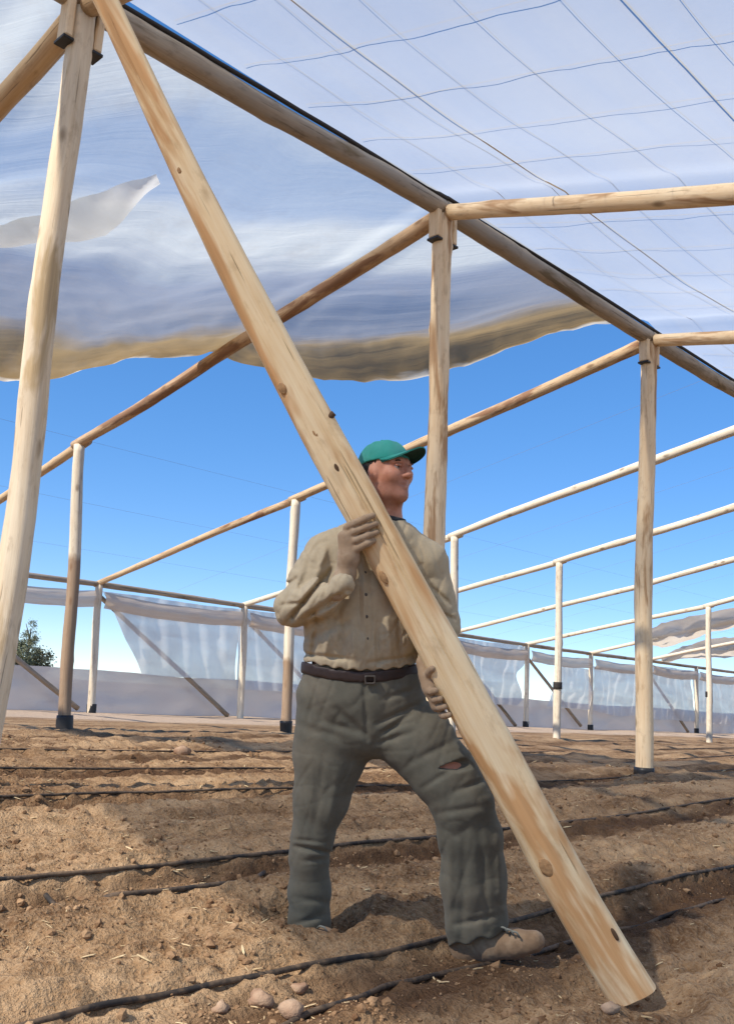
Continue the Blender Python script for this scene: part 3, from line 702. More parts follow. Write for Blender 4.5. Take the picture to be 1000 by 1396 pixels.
# ------------------------------------------------------------------ drip tubes
tubes = [([(-60, 1424), (100, 1388), (230, 1362), (350, 1336), (480, 1312), (590, 1290), (690, 1262), (800, 1232), (900, 1206), (1000, 1184), (1080, 1168)], 0.0088, 'black drip tube in the foreground passing just behind the front boot'),
 ([(340, 1425), (400, 1396), (470, 1368), (540, 1345), (640, 1322), (740, 1300), (860, 1266), (940, 1242), (1000, 1223), (1080, 1200)], 0.0088, 'black drip tube nearest the camera, passing in front of the front boot'),
 ([(-60, 1211), (0, 1206), (100, 1199), (200, 1189), (290, 1178), (390, 1166), (500, 1154), (590, 1145), (700, 1131), (850, 1112), (1000, 1092), (1080, 1082)], 0.0085, 'black drip tube crossing behind the lower legs'),
 ([(60, 1226), (120, 1227), (185, 1223), (300, 1208), (370, 1190)], 0.009, 'short stray length of tube lying left of the rear leg'),
 ([(-60, 1094), (0, 1092), (100, 1089), (200, 1085), (400, 1078), (600, 1072), (850, 1062), (1060, 1048)], 0.0075, 'thin drip tube crossing the field at knee height of the man'),
 ([(-60, 1052), (200, 1051), (400, 1049), (700, 1044), (1060, 1030)], 0.0075, 'far drip tube just in front of the right-hand post'),
 ([(-60, 1024), (200, 1026), (400, 1027), (700, 1026), (1060, 1020)], 0.0075, 'farthest thin drip tube near the pale sand')]
for pts, r, lb in tubes:
    w = []
    for k in range(len(pts)-1):
        for s in range(6):
            f_ = s/6; w.append(((1-f_)*pts[k][0]+f_*pts[k+1][0], (1-f_)*pts[k][1]+f_*pts[k+1][1]))
    P3 = np.array([ground_at(*q) for q in w])
    uvs = np.array([uv_of(p) for p in P3]); 
    for _ in range(3): uvs[1:-1] = 0.25*uvs[:-2]+0.5*uvs[1:-1]+0.25*uvs[2:]
    zz = np.maximum.reduce([terr(uvs[:, 0]+a_, uvs[:, 1]+b_) for a_, b_ in ((0, 0), (0.03, 0), (-0.03, 0), (0, 0.012), (0, -0.012))])
    for _ in range(4): zz[1:-1] = np.maximum(0.25*zz[:-2]+0.5*zz[1:-1]+0.25*zz[2:], zz[1:-1]*0.5+0.5*(0.5*zz[:-2]+0.5*zz[2:]))
    Q = np.array([W(uvs[k, 0], uvs[k, 1], zz[k]-r*0.20) for k in range(len(uvs))])
    V, F = tube_geo(Q, r, 9)
    tag(mesh_obj('drip_tube', V, F, MAT['tube'], None), lb, 'drip tube', 'drip irrigation tubes')

# ------------------------------------------------------------------ clods, chips, stones
def ico():
    bm = bmesh.new(); bmesh.ops.create_icosphere(bm, subdivisions=1, radius=1)
    v = np.array([x.co[:] for x in bm.verts]); f = np.array([[q.index for q in x.verts] for x in bm.faces]); bm.free(); return v, f
bm = bmesh.new(); bmesh.ops.create_icosphere(bm, subdivisions=2, radius=1); IV2 = np.array([x.co[:] for x in bm.verts]); IF2 = np.array([[q.index for q in x.verts] for x in bm.faces]); bm.free()
t_ = (1+5**.5)/2
IV = np.array([(-1, t_, 0), (1, t_, 0), (-1, -t_, 0), (1, -t_, 0), (0, -1, t_), (0, 1, t_), (0, -1, -t_), (0, 1, -t_), (t_, 0, -1), (t_, 0, 1), (-t_, 0, -1), (-t_, 0, 1)])/math.sqrt(1+t_*t_)
IF = np.array([(0, 11, 5), (0, 5, 1), (0, 1, 7), (0, 7, 10), (0, 10, 11), (1, 5, 9), (5, 11, 4), (11, 10, 2), (10, 7, 6), (7, 1, 8), (3, 9, 4), (3, 4, 2), (3, 2, 6), (3, 6, 8), (3, 8, 9), (4, 9, 5), (2, 4, 11), (6, 2, 10), (8, 6, 7), (9, 8, 1)])
def scatter(name, label, n, size, mat, flat=(0.6, 1), chips=False, seed=1, vmax=9.0):
    r = np.random.default_rng(seed); vs = []; fs = []; k = 0
    # uniform-ish in image: sample depth with 1/d density inside the view wedge
    d = np.exp(r.uniform(math.log(1.75), math.log(11.0), n)); lat = r.uniform(-0.45, 0.45, n)*d
    X = lat; Y = d
    u = X*CA+Y*SA; v = -X*SA+Y*CA
    keep = (v < vmax) & (v > -0.5); u = u[keep]; v = v[keep]; d = d[keep]
    dens = vnoise(u*2.2, v*3.0, 81)+0.5; kk = r.uniform(0, 1, len(u)) < np.clip(dens*1.7-0.3, 0.05, 1); u = u[kk]; v = v[kk]; d = d[kk]
    z = terr(u, v); sz = size[0]*np.exp(r.exponential(1.0, len(u))*size[1]); sz = np.minimum(sz, size[2])*(0.7+0.12*d)
    for i in range(len(u)):
        if chips:
            base = IV*np.array([1.0, 0.16, 0.10])
        else:
            base = IV*(1+0.28*r.uniform(-1, 1, (12, 1)))*np.array([1, r.uniform(0.6, 1), r.uniform(*flat)])
        a = r.uniform(0, 6.28); b_ = r.uniform(-0.5, 0.5) if not chips else r.uniform(-0.35, 0.35)
        Rz = np.array([[math.cos(a), -math.sin(a), 0], [math.sin(a), math.cos(a), 0], [0, 0, 1]]); Rx = np.array([[1, 0, 0], [0, math.cos(b_), -math.sin(b_)], [0, math.sin(b_), math.cos(b_)]])
        if chips: Rx = np.array([[math.cos(b_), 0, math.sin(b_)], [0, 1, 0], [-math.sin(b_), 0, math.cos(b_)]])
        P = (base*sz[i])@Rx.T@Rz.T+W(u[i], v[i], z[i]+sz[i]*(0.12 if not chips else 0.08)); vs.append(P); fs.append(IF+12*k); k += 1
    V = np.vstack(vs); F = np.vstack(fs)
    o = mesh_obj(name, V, F.tolist(), mat, None, smooth=False); tag(o, label, None, kind='stuff'); return o
scatter('soil_clods', 'loose brown soil clods scattered over the tilled field', 20000, (0.0030, 0.42, 0.017), MAT['clod'], seed=3)
scatter('straw_chips', 'pale bits of straw and wood chip strewn on the soil', 2600, (0.009, 0.40, 0.028), MAT['chip'], chips=True, seed=4)
stones = [(352, 1372, 0.040, 'reddish stone at the bottom edge left of the man'), (392, 1384, 0.034, 'pale stone at the bottom edge beside the drip tube'), (300, 1380, 0.026, 'small pale stone at the bottom edge, leftmost of the group'),
          (405, 1352, 0.024, 'small tan stone behind the pale one at the bottom edge'), (247, 1030, 0.07, 'small pale lump on the dark soil between the two left posts'), (830, 1385, 0.03, 'dark stone under the end of the carried pole')]
for k, (x, y, s_, lb) in enumerate(stones):
    p = ground_at(x, y); r = np.random.default_rng(90+k)
    nn = 1+0.8*np.array([float(fbm(q[0]*1.5+k*7, q[1]*1.5+q[2]*1.1, 3, 91)) for q in IV2])
    V = IV2*nn[:, None]*np.array([1.2, 0.9, 0.75])*s_*0.8+p+Z*s_*0.25
    tag(mesh_obj('stone', V, IF2.tolist(), MAT['stone'], None), lb, 'stone', 'stones lying on the soil')

# ------------------------------------------------------------------ far trees on the left
def leafm(name, c):
    b = NB(name); n = b.noise(b.obj(), 3.0, 3); b.bsdf(b.mix(n, tuple(x*0.6 for x in c), tuple(x*1.5 for x in c)), 0.8, None, 0.2); return b.m
MAT['leaf_dark'] = leafm('leaf_dark', (0.085, 0.090, 0.055)); MAT['leaf_grey'] = leafm('leaf_grey', (0.16, 0.17, 0.10)); MAT['trunk'] = plain('trunk', (0.12, 0.085, 0.06), 0.9, 0.4, 6)
def tree(label, px, py_top, dist, height, wid, mat, seed, tall=False):
    base = at(px, 930, dist); base = np.array([base[0], base[1], float(terr(*uv_of(base)))])
    r = np.random.default_rng(seed)
    t = thing('tree', label, 'tree', base, 'trees beyond the far side')
    V, F, C = log_geo(base-Z*0.1, base+Z*height*0.85, 0.16, 0.03, seed, nr=8, bend=0.03)
    VV_, FF_ = [V], [list(f) for f in F]; k0 = len(V)
    for q in range(7):
        h0 = r.uniform(0.2, 0.7)*height; a = r.uniform(0, 6.28); e = base+Z*(h0+height*0.22)+np.array([math.cos(a), math.sin(a), 0])*wid*0.7
        v2, f2, _ = log_geo(base+Z*h0, e, 0.06, 0.015, seed+q, nr=6, seglen=0.3); VV_.append(v2); FF_ += [[i+k0 for i in f] for f in f2]; k0 += len(v2)
    mesh_obj('trunk', np.vstack(VV_), [tuple(f) for f in FF_], MAT['trunk'], t)
    vs = []; fs = []; k = 0
    cl = r.normal(0, 1, (40, 3)); cl /= np.linalg.norm(cl, axis=1, keepdims=True); cl *= r.uniform(0.3, 1, (40, 1))**0.5
    cl = cl*np.array([wid, wid, height*(0.46 if tall else 0.36)])+Z*height*(0.54 if tall else 0.6)
    for i in range(3600):
        c = cl[r.integers(40)]+r.normal(0, 1, 3)*wid*0.20; n = r.normal(0, 1, 3); n /= np.linalg.norm(n); e1 = np.cross(n, [0.3, 0.5, 0.8]); e1 /= np.linalg.norm(e1); e2 = np.cross(n, e1); s_ = r.uniform(0.05, 0.11)*wid
        vs += [base+c+e1*s_, base+c+e2*s_*0.5, base+c-e1*s_, base+c-e2*s_*0.5]; fs.append((k, k+1, k+2, k+3)); k += 4
    mesh_obj('crown', np.array(vs), fs, MAT[mat], t, smooth=False)
tree('dark rounded tree far off at the left edge', 52, 880, 60, 2.4, 0.8, 'leaf_dark', 5)
tree('tall thin greyish tree far off at the left edge', 32, 850, 62, 4.3, 0.55, 'leaf_grey', 6, True)
tree('pale low bushy tree far off beside the dark tree', 20, 880, 58, 2.7, 0.9, 'leaf_grey', 8)

#PERSON#
# ------------------------------------------------------------------ the carried pole: a log slabbed flat on the camera side
PA = at(*POLE_B[0], POLE_B[1]); PB = at(*POLE_T[0], POLE_T[1])
pax = (PB-PA)/np.linalg.norm(PB-PA); pn = -Fv*1.0-Rv*0.10; pn = pn-pax*(pn@pax); pn /= np.linalg.norm(pn); pw = np.cross(pax, pn)
if pw@Rv < 0: pw = -pw
LP = np.linalg.norm(PB-PA)
prof = np.array([(-0.80, 0.50), (-0.62, 0.60), (-0.40, 0.655), (-0.18, 0.675), (0.0, 0.68), (0.16, 0.678), (0.22, 0.676), (0.28, 0.674), (0.48, 0.66), (0.68, 0.62), (0.86, 0.54), (0.97, 0.38), (1.0, 0.10), (0.94, -0.30), (0.72, -0.66), (0.30, -0.86), (-0.20, -0.88), (-0.66, -0.68), (-0.93, -0.30), (-1.0, 0.10), (-0.93, 0.34)])
PTAB = np.array([(-40, 123, 37), (0, 142, 38), (68, 175, 40), (136, 204, 41), (204, 236, 44), (272, 270, 48), (340, 304, 51), (380, 330, 54), (516, 391, 57), (584, 430, 57), (652, 470, 61), (700, 497, 65), (800, 552, 69), (900, 604, 70), (1150, 740, 68), (1250, 797, 73), (1357, 861, 76)], float)
_pc = np.polyfit(PTAB[:, 0]/1000, PTAB[:, 1], 5); _pw = np.polyfit(PTAB[:, 0]/1000, PTAB[:, 2], 4)
def pole_cx(py): return float(np.polyval(_pc, py/1000))
def pole_left(py): return pole_cx(py)-0.5*float(np.polyval(_pw, py/1000))
def pole_shape(s):
    c = PA+pax*s*LP; d = c-CAM; z = d@Fv; py = CY-FPX*(d@Uv)/z; px = CX+FPX*(d@Rv)/z
    return 0.5*float(np.polyval(_pw, py/1000))*0.886*z/FPX, (pole_cx(py)-px)*0.886*z/FPX
n = 90; nr = len(prof); V = []; C = []
for k in range(n+1):
    s = k/n; L_ = s*LP; hw, bow = pole_shape(s)
    wl = 1+0.10*float(fbm(L_*3.1, 1.7, 4, 201)); wr = 1+0.09*float(fbm(L_*3.3, 8.2, 4, 203))
    for j, (x, y) in enumerate(prof):
        xx = x*hw*(wl if x < 0 else wr)*(1+0.02*float(vnoise(L_*14, j*1.3, 205))); yy = y*hw*(1+0.07*float(vnoise(L_*9, j*0.9+4, 207))+0.05*float(vnoise(L_*30, j*0.7+9, 208)))
        if abs(x-0.22) < 0.01: yy -= 0.009*float(sstep(s, 0.24, 0.32)*(1-sstep(s, 0.45, 0.56)))
        V.append(PA+pax*L_+pw*(xx+bow)+pn*yy); C.append((xx+3.1, yy+1.7, L_+0.4))
F = []
for i in range(n):
    for j in range(nr):
        a = i*nr+j; b = i*nr+(j+1) % nr; F.append((a, b, b+nr, a+nr))
V += [V[j].copy() for j in range(nr)]+[V[n*nr+j].copy() for j in range(nr)]; C += [(c_[0], c_[1], c_[2]) for c_ in C[:nr]]+[(c_[0], c_[1], c_[2]) for c_ in C[n*nr:n*nr+nr]]
F.append(tuple((n+1)*nr+j for j in range(nr))[::-1]); F.append(tuple((n+2)*nr+j for j in range(nr)))
V = np.array(V)
if True:
    bmc = np.cross(V[1]-V[0], V[nr]-V[0]); 
    if bmc@pn < 0: F = [f[::-1] for f in F]
pole = thing('timber_pole', 'long fresh yellow timber pole slanting across the picture in the man\'s hands', 'pole', PA)
mesh_obj('shaft', V, F, MAT['held'], pole, smooth=True, lc=np.array(C), tint=V[:, 2])
MAT['knot'] = plain('pole_knot', (0.40, 0.225, 0.10), 0.85, 0.55, 70, 0.6)
MAT['hole'] = plain('pole_hole', (0.10, 0.055, 0.028), 0.9, 0.3, 40)
def pole_z(py): return POLE_T[1]+(POLE_B[1]-POLE_T[1])*(py-POLE_T[0][1])/(POLE_B[0][1]-POLE_T[0][1])
def knot(px, py, a, b, mat):
    c0_ = at(px, py, pole_z(py)); s = ((c0_-PA)@pax)/LP; hw, bow = pole_shape(s); x = (c0_-PA)@pw
    x = min(max(x, bow-hw*0.62), bow+hw*0.80); c = PA+pax*s*LP+pw*x+pn*(hw*0.655-0.0015)
    nn = 1+0.35*np.array([float(vnoise(q[0]*2+px, q[1]*2+q[2], 5)) for q in IV2])
    Vk = c+(IV2[:, :1]*a*pw+IV2[:, 1:2]*b*pax+IV2[:, 2:3]*0.0035*pn)*nn[:, None]
    mesh_obj('knot', Vk, IF2.tolist(), MAT[mat], pole)
knot(742, 1178, 0.020, 0.034, 'knot'); knot(833, 1266, 0.007, 0.022, 'hole'); knot(385, 534, 0.014, 0.020, 'knot'); knot(522, 788, 0.011, 0.024, 'knot'); knot(432, 594, 0.010, 0.020, 'knot'); knot(247, 238, 0.009, 0.014, 'knot'); knot(460, 640, 0.008, 0.018, 'hole')
# stub of a branch on the upper edge
c0_ = at(446, 574, pole_z(574)); s_ = ((c0_-PA)@pax)/LP; hw_, bw_ = pole_shape(s_); c0_ = PA+pax*s_*LP+pw*(bw_+hw_*0.80)+pn*hw_*0.40
Vs, Fs, Cs = log_geo(c0_, c0_+pw*0.020+pax*0.006, 0.013, 0.010, 77, nr=9, rough=0.08, seglen=0.01); mesh_obj('branch_stub', Vs, Fs, MAT['hole'], pole)
# ------------------------------------------------------------------ the man (modelled in metres, laid out facing the camera plane at D0)
K = D0/FPX
def cs(px, py, dz=0.0):
    d = D0+dz; return np.array([(px-CX)/FPX*d, (CY-py)/FPX*d, -d])
def cs_world(V): return CAM + V[:, :1]*Rv + V[:, 1:2]*Uv - V[:, 2:3]*Fv
def seg_sdf(P, A, B, a0, b0, a1, b1):
    ax = B-A; L = np.linalg.norm(ax)+1e-9; ax = ax/L
    e2 = np.array([0, 0, 1.]) if abs(ax[2]) < 0.9 else np.array([0, 1., 0]); e2 = e2-ax*(e2@ax); e2 /= np.linalg.norm(e2); e1 = np.cross(ax, e2)
    q = P-A; h = q@ax; t = np.clip(h/L, 0, 1); q = q-t[..., None]*L*ax
    a = a0+(a1-a0)*t; b = b0+(b1-b0)*t; mn = np.minimum(a, b)
    k = np.sqrt((q@e1/a)**2+(q@e2/b)**2+((h-t*L)/mn)**2)
    return (k-1)*mn
def smin(a, b, k):
    if k <= 0: return np.minimum(a, b)
    h = np.clip(0.5+0.5*(b-a)/k, 0, 1); return b*(1-h)+a*h-k*h*(1-h)
def chain(P, pts, k=0.012, grow=0.0):
    d = None
    for (x0, y0, z0, w0, r0), (x1, y1, z1, w1, r1) in zip(pts[:-1], pts[1:]):
        s = seg_sdf(P, cs(x0, y0, z0), cs(x1, y1, z1), w0*K+grow, r0+grow, w1*K+grow, r1+grow)
        d = s if d is None else smin(d, s, k)
    return d
def ell(P, C, ex, r):    # ellipsoid with axes ex (3x3 rows)
    q = (P-C)@ex.T; k = np.sqrt(((q/np.array(r))**2).sum(-1)); return (k-1)*min(r)
def ball_chain(P, pts, k=0.006):
    d = None
    for (A, r0), (B, r1) in zip(pts[:-1], pts[1:]):
        s = seg_sdf(P, np.asarray(A, float), np.asarray(B, float), r0, r0, r1, r1); d = s if d is None else smin(d, s, k)
    return d
def surface(fn, lo, hi, h):
    lo = np.asarray(lo); n = np.ceil((np.asarray(hi)-lo)/h).astype(int)+1
    g = [lo[i]+h*np.arange(n[i]) for i in range(3)]
    Vv = np.empty(tuple(n), np.float32); st = 24
    for a in range(0, n[0], st):
        X = np.stack(np.meshgrid(g[0][a:a+st], g[1], g[2], indexing='ij'), -1); Vv[a:a+st] = fn(X)
    ins = Vv < 0; c = (slice(None, -1), slice(1, None)); cnt = 0
    for i in (0, 1):
        for j in (0, 1):
            for k in (0, 1): cnt = cnt+ins[c[i], c[j], c[k]].astype(np.int8)
    act = (cnt > 0) & (cnt < 8); idx = -np.ones(act.shape, np.int64); w = np.argwhere(act); idx[act] = np.arange(len(w))
    acc = np.zeros((len(w), 3)); num = np.zeros(len(w)); cor = [(i, j, k) for i in (0, 1) for j in (0, 1) for k in (0, 1)]
    cv = {q: Vv[w[:, 0]+q[0], w[:, 1]+q[1], w[:, 2]+q[2]] for q in cor}
    for A in cor:
        for ax in range(3):
            if A[ax] == 0:
                B = list(A); B[ax] = 1; B = tuple(B); va_, vb = cv[A], cv[B]; m = (va_ < 0) != (vb < 0)
                t = np.where(m, va_/(va_-vb+1e-12), 0); p = np.tile(np.array(A, float), (len(w), 1)); p[:, ax] = t; acc[m] += p[m]; num[m] += 1
    V = lo+h*(w+acc/np.maximum(num, 1)[:, None]); F = []
    for ax in range(3):
        a1, a2 = (ax+1) % 3, (ax+2) % 3
        s0 = [slice(None)]*3; s1 = [slice(None)]*3; s0[ax] = slice(None, -1); s1[ax] = slice(1, None)
        A = ins[tuple(s0)]; B = ins[tuple(s1)]
        for flip, mk in ((False, A & ~B), (True, ~A & B)):
            e = np.argwhere(mk); e = e[(e[:, a1] > 0) & (e[:, a2] > 0) & (e[:, a1] < n[a1]-1) & (e[:, a2] < n[a2]-1)]
            q = []
            for o1, o2 in ((-1, -1), (0, -1), (0, 0), (-1, 0)):
                x = e.copy(); x[:, a1] += o1; x[:, a2] += o2; q.append(idx[x[:, 0], x[:, 1], x[:, 2]])
            q = np.stack(q, -1); F.append(q[:, ::-1] if flip else q)
    return V, np.vstack(F)
def relax(V, F, it=2):
    e = np.vstack([F[:, [0, 1]], F[:, [1, 2]], F[:, [2, 3]], F[:, [3, 0]]]); 
    for _ in range(it):
        s = np.zeros_like(V); c = np.zeros(len(V))
        np.add.at(s, e[:, 0], V[e[:, 1]]); np.add.at(c, e[:, 0], 1); np.add.at(s, e[:, 1], V[e[:, 0]]); np.add.at(c, e[:, 1], 1)
        V = 0.5*V+0.5*s/np.maximum(c, 1)[:, None]
    return V
def bounds(pts, pad=0.05):
    q = np.array([cs(*p[:3]) for p in pts]); r = max(max(p[3]*K, p[4]) for p in pts)+pad; return q.min(0)-r, q.max(0)+r
def folds(P, lines):
    px = CX+P[..., 0]/-P[..., 2]*FPX; py = CY-P[..., 1]/-P[..., 2]*FPX; o = 0
    for x0, y0, x1, y1, w, am in lines:
        dx, dy = x1-x0, y1-y0; L2 = dx*dx+dy*dy; t = np.clip(((px-x0)*dx+(py-y0)*dy)/L2, 0, 1)
        dist = ((px-x0-t*dx)**2+(py-y0-t*dy)**2)/(w*w); o = o+am*np.exp(-dist)*(0.35+0.65*np.sin(math.pi*np.clip(t, 0.05, 0.95)))
    return o, px, py
# cloth and skin materials
def cloth(name, col, dirt, weave=420, var=0.22, dscale=7, crease=0.30):
    b = NB(name); o = b.obj(); n1 = b.noise(o, dscale, 5, 0.6); n2 = b.noise(o, weave, 2); n3 = b.noise(o, 38, 4, 0.6)
    c = b.mix(n3, tuple(x*(1-var) for x in col), tuple(x*(1+var) for x in col))
    c = b.mix(b.math('MULTIPLY', b.rampf(n1, 0.48, 0.72), 0.55), c, dirt)
    nb = b.bump(n2, 0.35, 0.0015); nb = b.bump(n3, 0.35, 0.003, nb)
    rd = b.n('ShaderNodeTexNoise'); rd.noise_type = 'RIDGED_MULTIFRACTAL'; rd.inputs['Scale'].default_value = 7.0; rd.inputs['Detail'].default_value = 2.5; rd.inputs['Distortion'].default_value = 0.6
    b.l(b.mapping(o, (1.0, 1.0, 0.55), rot=(0.25, 0.3, 0.2)), rd.inputs['Vector'])
    nb = b.bump(rd.outputs['Fac'], crease, 0.014, nb)
    b.bsdf(c, 0.92, nb, 0.12, sheen=0.06); return b.m
MAT['shirt'] = cloth('khaki_cotton', (0.43, 0.345, 0.225), (0.48, 0.39, 0.26))
MAT['trousers'] = cloth('olive_work_cloth', (0.128, 0.118, 0.088), (0.22, 0.18, 0.125), dscale=5)
MAT['cap'] = cloth('green_cap_cloth', (0.030, 0.265, 0.220), (0.085, 0.30, 0.26), var=0.15, crease=0.05)
MAT['cap_under'] = cloth('dark_green_cloth', (0.006, 0.045, 0.035), (0.008, 0.04, 0.03), var=0.1)
MAT['glove'] = cloth('leather_glove', (0.33, 0.225, 0.14), (0.50, 0.385, 0.27), weave=200, dscale=22, crease=0.5)
MAT['under'] = cloth('dark_undershirt', (0.030, 0.036, 0.042), (0.05, 0.05, 0.05))
MAT['belt_metal'] = plain('dull_buckle', (0.075, 0.062, 0.05), 0.5, 0.3, 30)
MAT['belt'] = plain('belt_leather', (0.035, 0.020, 0.016), 0.55, 0.4, 40)
MAT['boot'] = cloth('muddy_boot', (0.24, 0.155, 0.092), (0.46, 0.34, 0.22), weave=120, dscale=14, var=0.4, crease=0.6)
MAT['sole'] = plain('boot_sole', (0.07, 0.05, 0.035), 0.9, 0.4, 30)
MAT['lace'] = plain('grey_lace', (0.20, 0.20, 0.17), 0.9, 0.3, 60)
MAT['hair'] = plain('dark_hair', (0.020, 0.014, 0.010), 0.7, 0.5, 160, 0.8)
MAT['eye'] = plain('eye_white', (0.42, 0.36, 0.32), 0.3, 0.05, 10)
MAT['iris'] = plain('iris', (0.02, 0.012, 0.008), 0.3, 0.1, 10)
MAT['lip'] = plain('lip', (0.36, 0.14, 0.11), 0.6, 0.15, 60)
def skin():
    b = NB('skin'); o = b.obj(); n = b.noise(o, 24, 4); n2 = b.noise(o, 160, 3)
    c = b.ramp(n, [(0.35, (0.43, 0.175, 0.105)), (0.65, (0.57, 0.27, 0.175))])
    sp = b.noise(o, 420, 2); c = b.mix(b.math('MULTIPLY', b.attr('tint', False), b.math('ADD', 0.08, b.math('MULTIPLY', sp, 0.4))), c, (0.085, 0.050, 0.040))
    x = b.n('ShaderNodeBsdfPrincipled'); b.l(c, x.inputs['Base Color']); x.inputs['Roughness'].default_value = 0.55; x.inputs['Specular IOR Level'].default_value = 0.35
    x.inputs['Subsurface Weight'].default_value = 0.12; x.inputs['Subsurface Radius'].default_value = (0.012, 0.005, 0.003); x.inputs['Subsurface Scale'].default_value = 0.5
    b.l(b.bump(n2, 0.25, 0.002), x.inputs['Normal']); b.l(x.outputs[0], b.out.inputs['Surface']); return b.m
MAT['skin'] = skin()

base = at(530, 1296, D0); base[2] = float(terr(*uv_of(base)))
man = thing('person', 'man in green cap, khaki shirt and olive trousers striding with the slanting pole', 'person', base)
def sdf_part(name, fn, lo, hi, h, mat, parent=man, it=2):
    V, F = surface(fn, lo, hi, h); V = relax(V, F, it)
    return mesh_obj(name, cs_world(V), F.tolist(), MAT[mat], parent)

# --- trousers
PEL = [(491, 912, 0.0, 77, 0.125), (490, 945, 0.0, 83, 0.132), (497, 985, 0.0, 84, 0.125)]
LEGA = [(455, 985, 0.0, 52, 0.105), (447, 1032, 0.0, 48, 0.095), (436, 1093, -0.005, 36.5, 0.080), (424, 1146, 0.0, 27, 0.068), (420, 1169, 0.005, 25.5, 0.066), (420, 1215, 0.015, 27.5, 0.070), (420, 1258, 0.02, 28.5, 0.074), (420, 1290, 0.02, 29, 0.075)]
LEGB = [(532, 978, -0.01, 50, 0.105), (570, 1014, -0.045, 48, 0.100), (604, 1056, -0.075, 43, 0.092), (629, 1094, -0.090, 40, 0.087), (640, 1140, -0.080, 40.5, 0.083), (644, 1203, -0.055, 43.5, 0.085), (648, 1258, -0.035, 40, 0.085), (647, 1296, -0.03, 35, 0.082)]
TFOLD = [(511, 1009, 568, 967, 4, .010), (513, 988, 577, 957, 4, .010), (508, 1016, 560, 1000, 4, .008), (515, 1000, 560, 985, 3, .006), (501, 1009, 458, 968, 5, .009), (497, 1002, 440, 985, 5, .006), (494, 925, 499, 1010, 3, .005),
 (402, 1155, 446, 1164, 3.5, .014), (400, 1146, 440, 1150, 3, .006), (410, 1176, 446, 1172, 4, .006), (405, 1095, 430, 1140, 6, .006), (460, 1050, 444, 1140, 7, -.006), (440, 1030, 425, 1140, 5, .005),
 (620, 1080, 668, 1062, 4, .008), (596, 1110, 660, 1100, 5, .006), (650, 1120, 664, 1270, 6, .008), (632, 1130, 628, 1285, 6, .006), (676, 1130, 682, 1240, 5, -.006), (612, 1140, 612, 1270, 5, -.005), (620, 1262, 675, 1250, 4, .006), (398, 1262, 440, 1250, 4, .007), (400, 1225, 445, 1232, 5, .005),
 (560, 1040, 620, 1010, 5, .006), (575, 1075, 640, 1035, 4, .006), (412, 925, 450, 1000, 6, .005), (565, 940, 520, 955, 4, .006), (405, 990, 470, 1010, 6, .004)]
def f_trousers(P):
    d = chain(P, PEL, 0.03); d = smin(d, chain(P, LEGA, 0.02), 0.022); d = smin(d, chain(P, LEGB, 0.02), 0.022)
    sh_ = d.shape; P0_, d0_ = P, d; mk = np.abs(d) < 0.045; P = P[mk]; d = d[mk]
    o, px, py = folds(P, TFOLD); d = d+1.2*o+0.006*fbm(px*0.03+py*0.008, py*0.018, 2, 7)+0.016*np.maximum(0, 0.16-np.abs(vnoise(px*0.050+py*0.016, py*0.017-px*0.006, 8)))-0.0016+0.010*np.maximum(0, 0.14-np.abs(vnoise(px*0.030-py*0.02, py*0.045+px*0.01, 15)))
    d = np.maximum(d, (907-py)*K)          # waist
    hem = np.where(px < 520, 1281+0.03*(px-420), 1292-0.24*(px-612)+3*np.sin(px*0.2)); d = np.maximum(d, (py-hem)*K)
    # tear above the knee
    tear = chain(P, [(598, 1048, -0.155, 1.5, 0.03), (622, 1046, -0.16, 7, 0.03), (645, 1042, -0.15, 10, 0.035)], 0.004)
    d0_ = d0_.copy(); d0_[mk] = np.maximum(d, -tear); P = P0_; px = CX+P[..., 0]/-P[..., 2]*FPX; py = CY-P[..., 1]/-P[..., 2]*FPX
    return np.maximum(np.maximum(d0_, (900-py)*K), (py-1300)*K)
lo, hi = bounds(PEL+LEGA+LEGB); tr_o = sdf_part('trousers', f_trousers, lo, hi, 0.0050, 'trousers', it=0)

